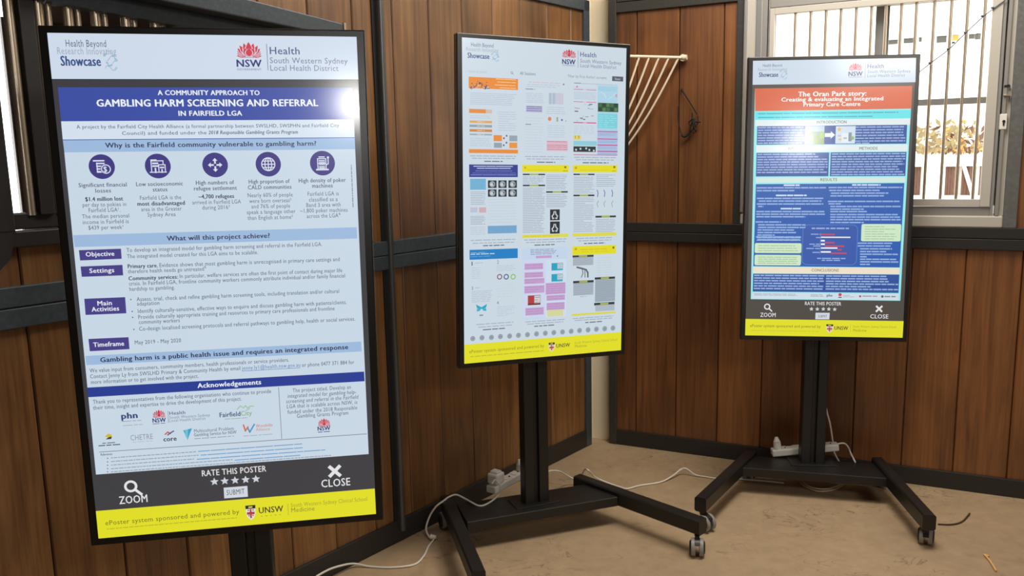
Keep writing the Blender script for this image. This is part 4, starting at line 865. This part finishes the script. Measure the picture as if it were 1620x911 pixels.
S.rect(1196.4, 229.6, 1434.4, 240.4, PALE, 2); S.text('AIMS', 1245.6, 237, 1257, 237, 4.6, (110, 118, 120), .014); S.text('METHODS', 1358, 237.8, 1386.7, 237.6, 4.6, (110, 118, 120), .014)
S.rect(1196.9, 241.3, 1309.3, 279.1, B3, 2); S.rect(1313, 241.5, 1431, 279.8, B3, 2)
S.block(1198.4, 241.8, 1307.6, 274.8, 8, 2.0, LT, rag=.3); S.block(1315, 242, 1429.6, 279.4, 9, 2.0, LT, rag=.12)
S.rect(1196, 280.6, 1430.8, 289.8, (208, 230, 222), 2); S.text('RESULTS', 1297, 286.9, 1323, 286.9, 4.6, (104, 118, 112), .014)
S.quad([(1196, 290.6), (1429.4, 291.2), (1422.4, 425.4), (1192.6, 419.6)], (40, 92, 174), 2)
def R2(q, th=2.1): S.dash(1170 + q[0] / 5.4, 220 + q[2] / 5.4, 1170 + q[1] / 5.4, 220 + q[2] / 5.4, th, LT if th < 2.3 else (206, 222, 246), word=(6, 18), gap=1)
for q in ((148, 733, 415), (148, 465, 438), (150, 710, 505), (165, 695, 528), (150, 710, 553), (160, 205, 571), (145, 720, 618), (145, 725, 640), (145, 560, 661), (140, 355, 704), (160, 560, 730), (160, 560, 752), (155, 470, 773), (155, 480, 795), (155, 300, 815), (150, 520, 838), (150, 520, 860),
          (755, 1385, 419), (760, 1190, 443), (775, 1265, 467), (770, 1230, 490), (750, 1360, 538), (755, 860, 556), (770, 1370, 582), (770, 1055, 603), (770, 1085, 624), (770, 1345, 651), (770, 1365, 673), (770, 1370, 695), (770, 1055, 717)): R2(q)
for q in ((375, 510, 393), (310, 570, 480), (350, 525, 593), (955, 1198, 397)): R2(q, 2.4)
# chart
a, b_ = S.L(1270.2, 355.7), S.L(1353.6, 420.2)
def rrect(x0, z0, x1, z1, r):
    P = []
    for cx, cz, a0 in ((x1 - r, z1 - r, 0), (x0 + r, z1 - r, PI / 2), (x0 + r, z0 + r, PI), (x1 - r, z0 + r, 1.5 * PI)): P += [(cx + r * math.cos(a0 + k * PI / 12), cz + r * math.sin(a0 + k * PI / 12)) for k in range(7)]
    return P
P = rrect(a[0], b_[1], b_[0], a[1], .022); S.poly(P, (52, 88, 170), 2.5); S.stroke(P + P[:1], .0016, (112, 146, 206), 3)
def R3(x, y): return 1170 + x / 4.14, 340 + y / 4.14
S.dash(*R3(470, 89), *R3(712, 91), 2.2, LT)
for (y, x0, x1, c_) in ((130, 530, 620, (204, 70, 84)), (149, 530, 722, (240, 242, 248)), (170, 530, 555, (240, 242, 248)), (184, 555, 618, (204, 70, 84)), (193, 530, 555, (240, 242, 248)), (207, 555, 682, (204, 70, 84)), (219, 530, 637, (240, 242, 248)), (231, 637, 664, (204, 70, 84)), (244, 530, 594, (240, 242, 248)), (254, 594, 698, (204, 70, 84))):
    S.rect(*R3(x0, y - 5.5), *R3(x1, y + 5.5), c_, 4)
for y, x0 in ((127, 465), (149, 498), (173, 525), (192, 455), (204, 480), (220, 435), (246, 475)): S.dash(*R3(x0, y), *R3(526, y), 1.5, LT)
a = S.L(*R3(529, 120)); S.lrect(a[0] - .0008, S.L(*R3(529, 262))[1], a[0], a[1], LT, 4)
S.dash(*R3(505, 286), *R3(690, 288), 1.7, LT); S.dash(*R3(535, 299), *R3(655, 300), 1.7, LT)
GR = (204, 232, 196)
for x0, y0, x1, y1, n in ((795, 64, 1050, 182, 6), (103, 179, 403, 250, 3), (102, 255, 400, 330, 4)):
    a, b_ = S.L(*R3(x0, y0)), S.L(*R3(x1, y1)); S.poly(rrect(a[0], b_[1], b_[0], a[1], .007), GR, 3); S.block(*R3(x0 + 22, y0 + 10), *R3(x1 - 22, y1 - 8), n, 1.1, (158, 186, 156), 4)
for x0, x1, y in ((770, 995, 192), (770, 985, 210), (785, 995, 229), (785, 955, 247), (785, 1032, 265), (785, 828, 280), (785, 1022, 298), (785, 1036, 315), (785, 850, 330), (110, 400, 142), (120, 400, 160)): S.dash(*R3(x0, y - 2), *R3(x1, y + 1), 2.1, LT, word=(6, 18), gap=1)
S.quad([(1192.6, 420.6), (1422.4, 426), (1421.8, 436), (1192.4, 430.6)], (238, 224, 202), 3); S.text('CONCLUSIONS', 1283.5, 429.6, 1326, 430.2, 4.4, (128, 116, 100), .014)
S.quad([(1192.4, 431.4), (1421.8, 436.6), (1420.6, 465.8), (1191.8, 459.4)], B3, 2)
S.block(1194, 432, 1302.6, 459.6, 6, 2.1, LT, rag=.1); S.block(1306.4, 434.8, 1419.6, 462.6, 6, 2.1, LT, rag=.2)
S.quad([(1191.2, 460.8), (1421, 467.4), (1420.6, 477), (1190.6, 470.2)], (208, 222, 232), 2)
S.block(1194, 462, 1263, 468, 2, .8, (150, 162, 172)); S.block(1282, 465, 1302, 470, 2, .9, (150, 160, 170)); S.text('phn', 1307.5, 469.4, 1316, 469.6, 4, (60, 80, 120), .02); S.disc(1328.4, 466.8, 2.6, (204, 66, 84), 3, n=12); S.dash(1325.6, 471, 1331, 471.2, 1.4, NAVY)
S.block(1333, 467, 1351, 472, 2, .8, (160, 170, 184)); S.disc(1360, 470, 1.8, (184, 84, 90), 3, n=10); S.dash(1363.6, 469.6, 1389, 470.6, 1.4, (170, 130, 134)); S.disc(1395, 471, 2, (110, 90, 110), 3, n=10); S.dash(1398.6, 471, 1416, 471.6, 2, (140, 142, 140))
footer(S, (1203.8, 499.6, 1227.5, 499.9), (1214.4, 483.6, 4.8), (1273.4, 482.6, 1330, 483.6), (6.4, 5.4, 3.5, 4, 4.4, 1.0, 5.6, 3.6), [(1283.5, 488.6), (1292.7, 489), (1302.1, 489), (1310.8, 489.3), (1320, 489.8)], [(1290, 494.6), (1312.2, 495.2), (1311.6, 505.6), (1289.6, 505)], (1294, 502.2, 1308, 502.6), (1390, 490.4, 5.2), (1376, 505.2, 1404.3, 506),
       [(1180.9, 502.2), (1428.8, 510.6), (1427.2, 536.9), (1180.4, 528)], (1188, 515, 1298, 518.6), (1190, 520.6, 1296, 524), (1306.8, 512.8, 1317.4, 526.6), (1319.6, 522, 1341, 522.8), (1345, 514, 1345, 526), (1349, 519, 1417, 521.6), (1349, 525.4, 1370, 526.2))
S3 = S

def make_stand(name, label, pos, yaw, tilt, roll, S, pole_px, legs, beam, swivel, zb=.13, zl=.15):
    """pos: centre of the glass; the Empty stands on the floor under the pole"""
    Pf = pos + Vector((-math.sin(yaw), math.cos(yaw), 0)) * pole_px
    root = tag(empty(name, (Pf.x, Pf.y, 0), yaw), label, 'display', 'portrait display screens on castor stands')
    inv = Matrix.Rotation(-yaw, 4, 'Z') @ Matrix.Translation((-Pf.x, -Pf.y, 0))
    loc = inv @ pos
    # the display: a slim black housing, front bezel, glass with the picture
    md_ = Matrix.Translation(loc) @ Matrix.Rotation(tilt, 4, 'X') @ Matrix.Rotation(roll, 4, 'Y')
    bx, bt, bb = .0195, .0165, .0195
    b = MB(); b.box(-SW / 2 - bx, SW / 2 + bx, -.0015, .036, -SH / 2 - bb, SH / 2 + bt, bev=.003); b.box(-SW / 2 + .05, SW / 2 - .05, .036, .062, -SH / 2 + .08, SH / 2 - .25, bev=.01)
    b.box(-SW / 2 - bx - .001, SW / 2 + bx + .001, .010, .016, -SH / 2 - bb - .0012, SH / 2 + bt + .0012, 1)
    hs = b.build('housing', [M['bezel'], M['rim']], root); hs.matrix_basis = md_
    sc = S.build(hs)
    # column of two upright tubes with a slot between
    top = loc.z + .25; py = .032
    b = MB()
    for sx in (-1, 1): b.box(sx * .033 - .022, sx * .033 + .022, -.03, .03, zb - .005, top, bev=.004)
    b.box(-.014, .014, -.012, .026, zb - .005, top); b.build('pole', M['black'], root)
    b = MB(); yb = loc.y + .055
    for zz in (-.2, .2): b.box(-.26, .26, yb + .005, yb + .03, loc.z + zz - .03, loc.z + zz + .03, bev=.003)
    for sx in (-1, 1): b.box(sx * .2 - .025, sx * .2 + .025, yb, yb + .006, loc.z - .26, loc.z + .26)
    for sx in (-1, 1): b.box(sx * .033 - .02, sx * .033 + .02, yb + .02, -.028, loc.z - .06, loc.z + .06)
    b.build('bracket', M['black'], root)
    L = lambda p: inv @ Vector(p)
    # cross beam
    bp = [L(p) for p in beam]
    b = MB(); b.prism([(p.x, p.y) for p in bp], zb - .042, zb); cb = b.build('cross_beam', M['black'], root)
    md = cb.modifiers.new('bevel', 'BEVEL'); md.width = .003; md.segments = 2
    b = MB(); b.box(-.105, .105, -.055, .05, zb, zb + .004, bev=.0015); b.build('base_plate', M['black'], root)
    # legs and casters
    wi = 0
    for (rear, front) in legs:
        r_, f_ = L(rear), L(front); r_.z = f_.z = zl - .0325
        b = MB(); b.beam(r_, f_, .052, .065); b.build('leg', M['black'], root)
        dd = (f_ - r_).normalized()
        for p, sg in ((f_ - dd * .026, 1), (r_ + dd * .03, -1)):
            b = MB(); b.cyl((p.x, p.y, zl - .078), (p.x, p.y, zl - .06), .011); 
            tr = inv.to_3x3() @ Vector(swivel[wi % len(swivel)]); wi += 1
            tn = tr.normalized(); ax = Vector((-tn.y, tn.x, 0)); c0 = Vector((p.x, p.y, .036)) + tr; dv_ = -tn
            b.beam(c0 + Vector((0, 0, .008)), Vector((p.x, p.y, zl - .068)), .018, .03)
            # hood over the two wheels
            hood = []
            for sgn in (-1, 1):
                for k in range(9):
                    an = PI * (.05 + .75 * k / 8); q = c0 + dv_ * math.cos(an) * .037 + Vector((0, 0, math.sin(an) * .037)); hood.append(q + ax * sgn * .011)
            b.add(hood, [(k, k + 1, 10 + k, 9 + k) for k in range(8)])
            ca = b.build('caster', M['black'], root)
            for sgn in (-1, 1):
                b = MB(); b.cyl(c0 + ax * sgn * .008, c0 + ax * sgn * .024, .036, 0, 28)
                b.cyl(c0 + ax * sgn * .024, c0 + ax * sgn * .031, .030, 1, 28, .022)
                b.build('wheel', [M['rubber'], M['grey_plastic']], ca)
    return root
def zpt(u, v, z): p = atz(u, v, z); return p
ZB, ZL = .13, .15
# poses of the three panels
P1, P2, P3 = Vector((-.7029, 1.9948, 1.2875)), Vector((.1404, 3.2272, 1.4186)), Vector((1.4045, 3.6531, 1.3839))
def stdlegs(p, yaw, back):
    R = Matrix.Rotation(yaw, 3, 'Z'); q = p + R @ Vector((0, back, 0)); q.z = 0
    f = lambda x, y, z: q + R @ Vector((x, y, z))
    return [(f(-.297, .2, ZL), f(-.455, -.46, ZL)), (f(.297, .2, ZL), f(.455, -.46, ZL))], [f(-.36, -.11, 0), f(.36, -.11, 0), f(.32, .08, 0), f(-.32, .08, 0)]
lg, bm_ = stdlegs(P1, .18, .12)
make_stand('display_stand', 'large nearest screen showing a gambling harm poster, in front of the left timber wall', P1, .18017, .01332, .00759, S1, .125, lg, bm_, [(-.02, .03, 0)])
make_stand('display_stand', 'middle screen showing a grid of small posters, on a black castor stand by the corner', P2, .3769, -.015, .02859, S2, .165,
           [(zpt(706, 783, ZL), zpt(757, 903, ZL)), (zpt(913, 751, ZL), zpt(1112, 821, ZL))],
           [zpt(739, 826, ZB), zpt(978, 786, ZB), zpt(930, 765, ZB), zpt(722, 797, ZB)], [(-.02, .03, 0), (-.012, .03, 0), (-.006, -.03, 0), (.01, .03, 0)])
make_stand('display_stand', 'right-hand screen showing a blue poster with orange title, standing before the barred window', P3, -.10456, -.05638, .01428, S3, .115,
           [(zpt(1188, 712, ZL), zpt(1108, 787, ZL)), (zpt(1388, 723, ZL), zpt(1471, 815, ZL))],
           [zpt(1166, 739, ZB), zpt(1407, 757, ZB), zpt(1392, 733, ZB), zpt(1186, 721, ZB)], [(.012, -.02, 0), (.01, .03, 0), (.018, .034, 0), (.02, .03, 0)])

# ------------------------------------------------------------------ hay rack in the corner, cord on the boards
rk = tag(empty('hay_rack', (corner.x, corner.y, 0)), 'cream wire corner hay rack on the timber wall behind the middle screen', 'rack')
def AW(s, y, z): return PA + dA * s + nA * y + Vector((0, 0, z))
s1, z1 = B(1080, 91, -.02)
e1 = BP(s1, -.015, z1); e0 = AW(A(880, 75)[0], -.015, z1 + .02)
mid = (e0 + e1) / 2
toc = (corner - mid); toc.z = 0; toc.normalize()
O = Vector((corner.x, corner.y, 0))
def rel(p): return p - O
b = MB(); b.tube([rel(e0), rel(e0.lerp(e1, .5)), rel(e1)], .0075, n=12, sub=2); b.cyl(rel(e1 - dB * .002), rel(e1 + dB * .02), .013); b.cyl(rel(e0), rel(e0 - dA * .02), .013); b.build('top_rail', M['rack'], rk)
b = MB(); b.cyl(rel(e1 + nB * -.004), rel(e1 + nB * .03), .017); b.build('bracket', M['rack'], rk)
nb = 11
lows = []
for k in range(nb):
    p = e0.lerp(e1, .965 - k * .080)
    V = -dB * .45 - Vector((0, 0, .62)) + nB * .0
    q = p + V
    dist = nA.dot(q - PA) + .02
    if dist > 0: q = q - nA * dist
    dist = nB.dot(q - PB) + .02
    if dist > 0: q = q - nB * dist
    ctrl = []
    for j in range(7):
        w_ = j / 6; bow = math.sin(PI * w_) * .03
        ctrl.append(rel(p.lerp(q, w_) + dB * bow * .8 - Vector((0, 0, bow)) - nB * bow * .5))
    lows.append(rel(q))
    b = MB(); b.tube(ctrl, .0055, n=10, sub=3); b.build('bar', M['rack'], rk)
b = MB(); b.tube(lows, .0065, n=8, sub=2); b.build('lower_rail', M['rack'], rk)

def W2(u, v, y=-.012):
    s, z = B(u, v, y); return Vector((s, y, z))
cd = tag(empty('tangled_cord', PB, AB), 'black tangled cord hanging on the timber wall beside the hay rack', 'cord')
b = MB(); b.tube([W2(1079, 142, -.006), W2(1084, 150), W2(1094, 166), W2(1103, 181)], .0035, n=8)
b.tube([W2(1073, 168, -.006), W2(1073, 190), W2(1077, 208), W2(1082, 214), W2(1089, 212), W2(1096, 205), W2(1104, 194), W2(1104, 183)], .0026, n=8)
b.build('loop', M['cord'], cd)
b = MB(); rr = random.Random(9)
for k in range(7):
    pts = [W2(1097 + rr.gauss(0, 3.4), 194 + rr.gauss(0, 6.5) , -.014 - rr.random() * .012) for _ in range(6)]
    b.tube(pts, .0034, n=7, sub=4)
b.tube([W2(1093, 206), W2(1087, 214), W2(1082, 216), W2(1079, 213)], .006, n=8); b.build('knot', M['cord'], cd)
b = MB(); b.cyl(W2(1079, 141, -.008), W2(1079, 141, .016), .005, n=10); b.build('nail', M['steel_dark'], cd)

# the thin wire across the window
def W3p(u, v): s, z = B(u, v, -.004); return Vector((s, -.004, z))
b = MB(); b.tube([W3p(1448, 119), W3p(1476, 97), W3p(1500, 79), W3p(1527, 53), W3p(1556, 26), W3p(1590, 0), W3p(1606, -14)], .0022, n=8)
for u, v in ((1471, 101), (1500, 79), (1508, 69), (1527, 53), (1554, 27), (1570, 14)): p = W3p(u, v); b.cyl(p - Vector((.006, 0, -.004)), p + Vector((.006, 0, .005)), .0042, n=8)
tag(b.build('wire', M['steel'], None, PB, AB), 'thin knotted wire running diagonally across the window bars', 'wire')

# ------------------------------------------------------------------ power boards and cables
def board(name, label, a, e, z, n, plugs):
    a, e = Vector(a), Vector(e); d = (e - a); L = d.length; ang = math.atan2(d.y, d.x); pit = math.asin(d.z / L)
    root = tag(empty(name, a), label, 'power board', 'white power boards'); root.rotation_euler = (0, -pit, ang)
    b = MB(); b.box(0, L, -.025, .025, 0, .034, bev=.006); b.build('body', M['white_plastic'], root)
    for k in range(n):
        x = L * (k + .7) / (n + .4)
        b = MB(); b.box(x - .02, x + .02, -.02, .02, .034, .0365, bev=.001)
        b.build('socket', M['white_plastic'], root)
        b = MB(); b.box(x + .012, x + .018, -.012, -.004, .0365, .040, bev=.001); b.build('switch', M['black'], root)
    for x, h in plugs:
        b = MB(); b.cyl((x, 0, .0365), (x, 0, .0365 + h * .6), .019, 0, 18, .017); b.cyl((x, 0, .0365 + h * .6), (x, .004, .0365 + h), .016, 0, 18, .007); b.build('plug', M['white_plastic'], root)
    return root
def adapter(root, x):
    b = MB(); b.box(x - .03, x + .03, -.028, .028, .0365, .085, bev=.008); b.box(x - .018, x + .018, -.02, .02, .085, .094, bev=.004); b.build('plug_adapter', M['white_plastic'], root)
def stand_pt(u, v, z): return zpt(u, v, z)
# board lying across the back of the middle stand's cross beam
a = zpt(776, 781, ZB + .001); e = zpt(836, 748, ZB + .001)
dv = (e - a); e = a + dv.normalized() * .30
pb_ = board('power_board', 'white power board with plugs lying on the base of the middle stand', (a.x, a.y, ZB + .002), (e.x, e.y, ZB + .002), 0, 4, [(.225, .05)])
adapter(pb_, .042)
# board strapped low on the right stand's column
yd = Vector((math.sin(-.10456) * -1, math.cos(-.10456), 0))
a = Vector((P3.x, P3.y, 0)) + Matrix.Rotation(-.10456, 3, 'Z') @ Vector((0, .115 + .062, 0))
def colplane(u, v, off=.062):
    q = P3 + Matrix.Rotation(-.10456, 3, 'Z') @ Vector((0, .115 + off, 0)); s, z = vplane(u, v, q, -.10456)
    return q + Matrix.Rotation(-.10456, 3, 'Z') @ Vector((s, 0, 0)) * 1.0 + Vector((0, 0, z - q.z))
a = colplane(1221, 720.5, .07); e = colplane(1326, 711, .07)
board('power_board', 'white power board behind the column of the right-hand stand', a, e, 0, 4, [(.03, .055)])
def cable(label, pts, r=.0041, mat='cable', plug=None, group='white power cables on the floor'):
    P = [Vector(p) for p in pts]; o0 = Vector((P[0].x, P[0].y, P[0].z)); root = tag(empty('cable', o0), label, 'cable')
    b = MB(); b.tube([p - o0 for p in P], r, n=8, sub=6); b.build('lead', M[mat], root)
    for (p, q) in (plug or []):
        b = MB(); b.cyl(Vector(p) - o0, Vector(q) - o0, .012, 0, 16, .008); b.build('connector', M['white_plastic'], root)
    return root
Zc = .005
def zpt(u, v, z):         # a point of a cable at height z, kept in front of the timber wall
    p = atz(u, v, z)
    while nA.dot(p - PA) > -.014 and z < .3: z += .004; p = atz(u, v, z)
    return p
pl = fl(688, 851)
pts = [zpt(500, 912, Zc), zpt(520, 901, Zc), zpt(540, 894.5, Zc), zpt(560, 891.5, Zc), zpt(585, 896, Zc), zpt(620, 897.5, Zc), zpt(655, 893, Zc), zpt(670, 880, Zc), zpt(678, 864, Zc), zpt(686, 853, Zc + .003), zpt(679, 849, .012), zpt(674, 836, .03), zpt(680, 816, .08), zpt(690, 801, .13), zpt(702, 792, .150)]
pts += [zpt(710, 786, ZL + .006), zpt(722, 782.5, ZL + .005), zpt(738, 790, ZB + .012), zpt(758, 800, ZB + .004), zpt(774, 795, ZB + .004), zpt(788, 783, ZB + .02), zpt(792, 770, ZB + .06), zpt(784, 759, ZB + .085), zpt(778, 765, ZB + .08)]
cable('white cable running from the left foreground floor up onto the middle stand', pts, plug=[(zpt(681, 849, .014), zpt(690, 850, .012))])
pts = [zpt(862, 747, .16), zpt(873, 744.5, .15), zpt(885, 745.5, .14), zpt(897, 752, .06), zpt(908, 757.5, .035), zpt(916, 756.5, .04), zpt(921, 750, .12), zpt(926, 742, .165), zpt(933, 746, .16), zpt(942, 755, .05), zpt(962, 764, .01), zpt(980, 770, Zc), zpt(992, 773, Zc), zpt(1012, 768, Zc), zpt(1045, 762.5, Zc), zpt(1065, 752, Zc + .01), zpt(1077, 742.5, .03), zpt(1086, 741.5, .035), zpt(1100, 751, Zc + .004), zpt(1118, 754.5, Zc), zpt(1132, 756.5, Zc), zpt(1160, 757, Zc), zpt(1200, 760, Zc), zpt(1240, 764, Zc)]
cable('white cable looping across the floor between the middle and right-hand stands', pts)
cp = lambda u, v, o=.062: colplane(u, v, o)
pts = [cp(1302, 610, .07), cp(1307, 646, .07), cp(1313, 670, .08), cp(1317, 695, .10), cp(1319, 712, .11), cp(1323, 722, .10), zpt(1328, 731, .09)]
cable('white cable hanging straight down beside the column of the right-hand stand', pts)
pts = [cp(1322, 703, .062), cp(1334, 701, .062), cp(1341, 706, .07), cp(1346, 717, .07), zpt(1353, 731, ZB + .006)]
cable('short white cable arching from the end of the power board behind the right-hand column', pts)
pts = [zpt(1262, 757, .012), zpt(1272, 768, .008), zpt(1290, 776, .008), zpt(1308, 776.5, .008), zpt(1325, 772, .008), zpt(1338, 764, .012)]
pts2 = [zpt(1266, 758, .02), zpt(1278, 768, .016), zpt(1295, 773, .016), zpt(1312, 772.5, .016), zpt(1328, 767, .016)]
o = cable('beige coiled cable on the floor under the right-hand stand', pts, .0045, 'beige_cable')
b = MB(); b.tube([p - o.location for p in pts2], .004, n=8); b.build('lead', M['beige_cable'], o)

# ------------------------------------------------------------------ litter on the floor
def bit(name, label, cat, pts, r, mat, r2=None):
    o0 = pts[0].copy(); o0.z = 0; b = MB(); b.tube([p - o0 for p in pts], r, n=7, sub=4)
    if r2: b.tube([pts[0] - o0, pts[0].lerp(pts[1], .4) - o0 + Vector((.012, .004, .0))], r2, n=7, sub=1)
    tag(b.build(name, M[mat], None, o0), label, cat)
bit('straw', 'pale orange straw lying on the floor at bottom right', 'straw', [zpt(1557, 877, .005), zpt(1566, 887, .005), zpt(1576, 903, .005)], .004, 'straw', .004)
bit('twig', 'dark curved twig on the floor beside the castor of the right-hand stand', 'twig', [zpt(1484, 829, .004), zpt(1505, 829.5, .004), zpt(1522, 825, .004), zpt(1534, 812, .006)], .0035, 'twig')
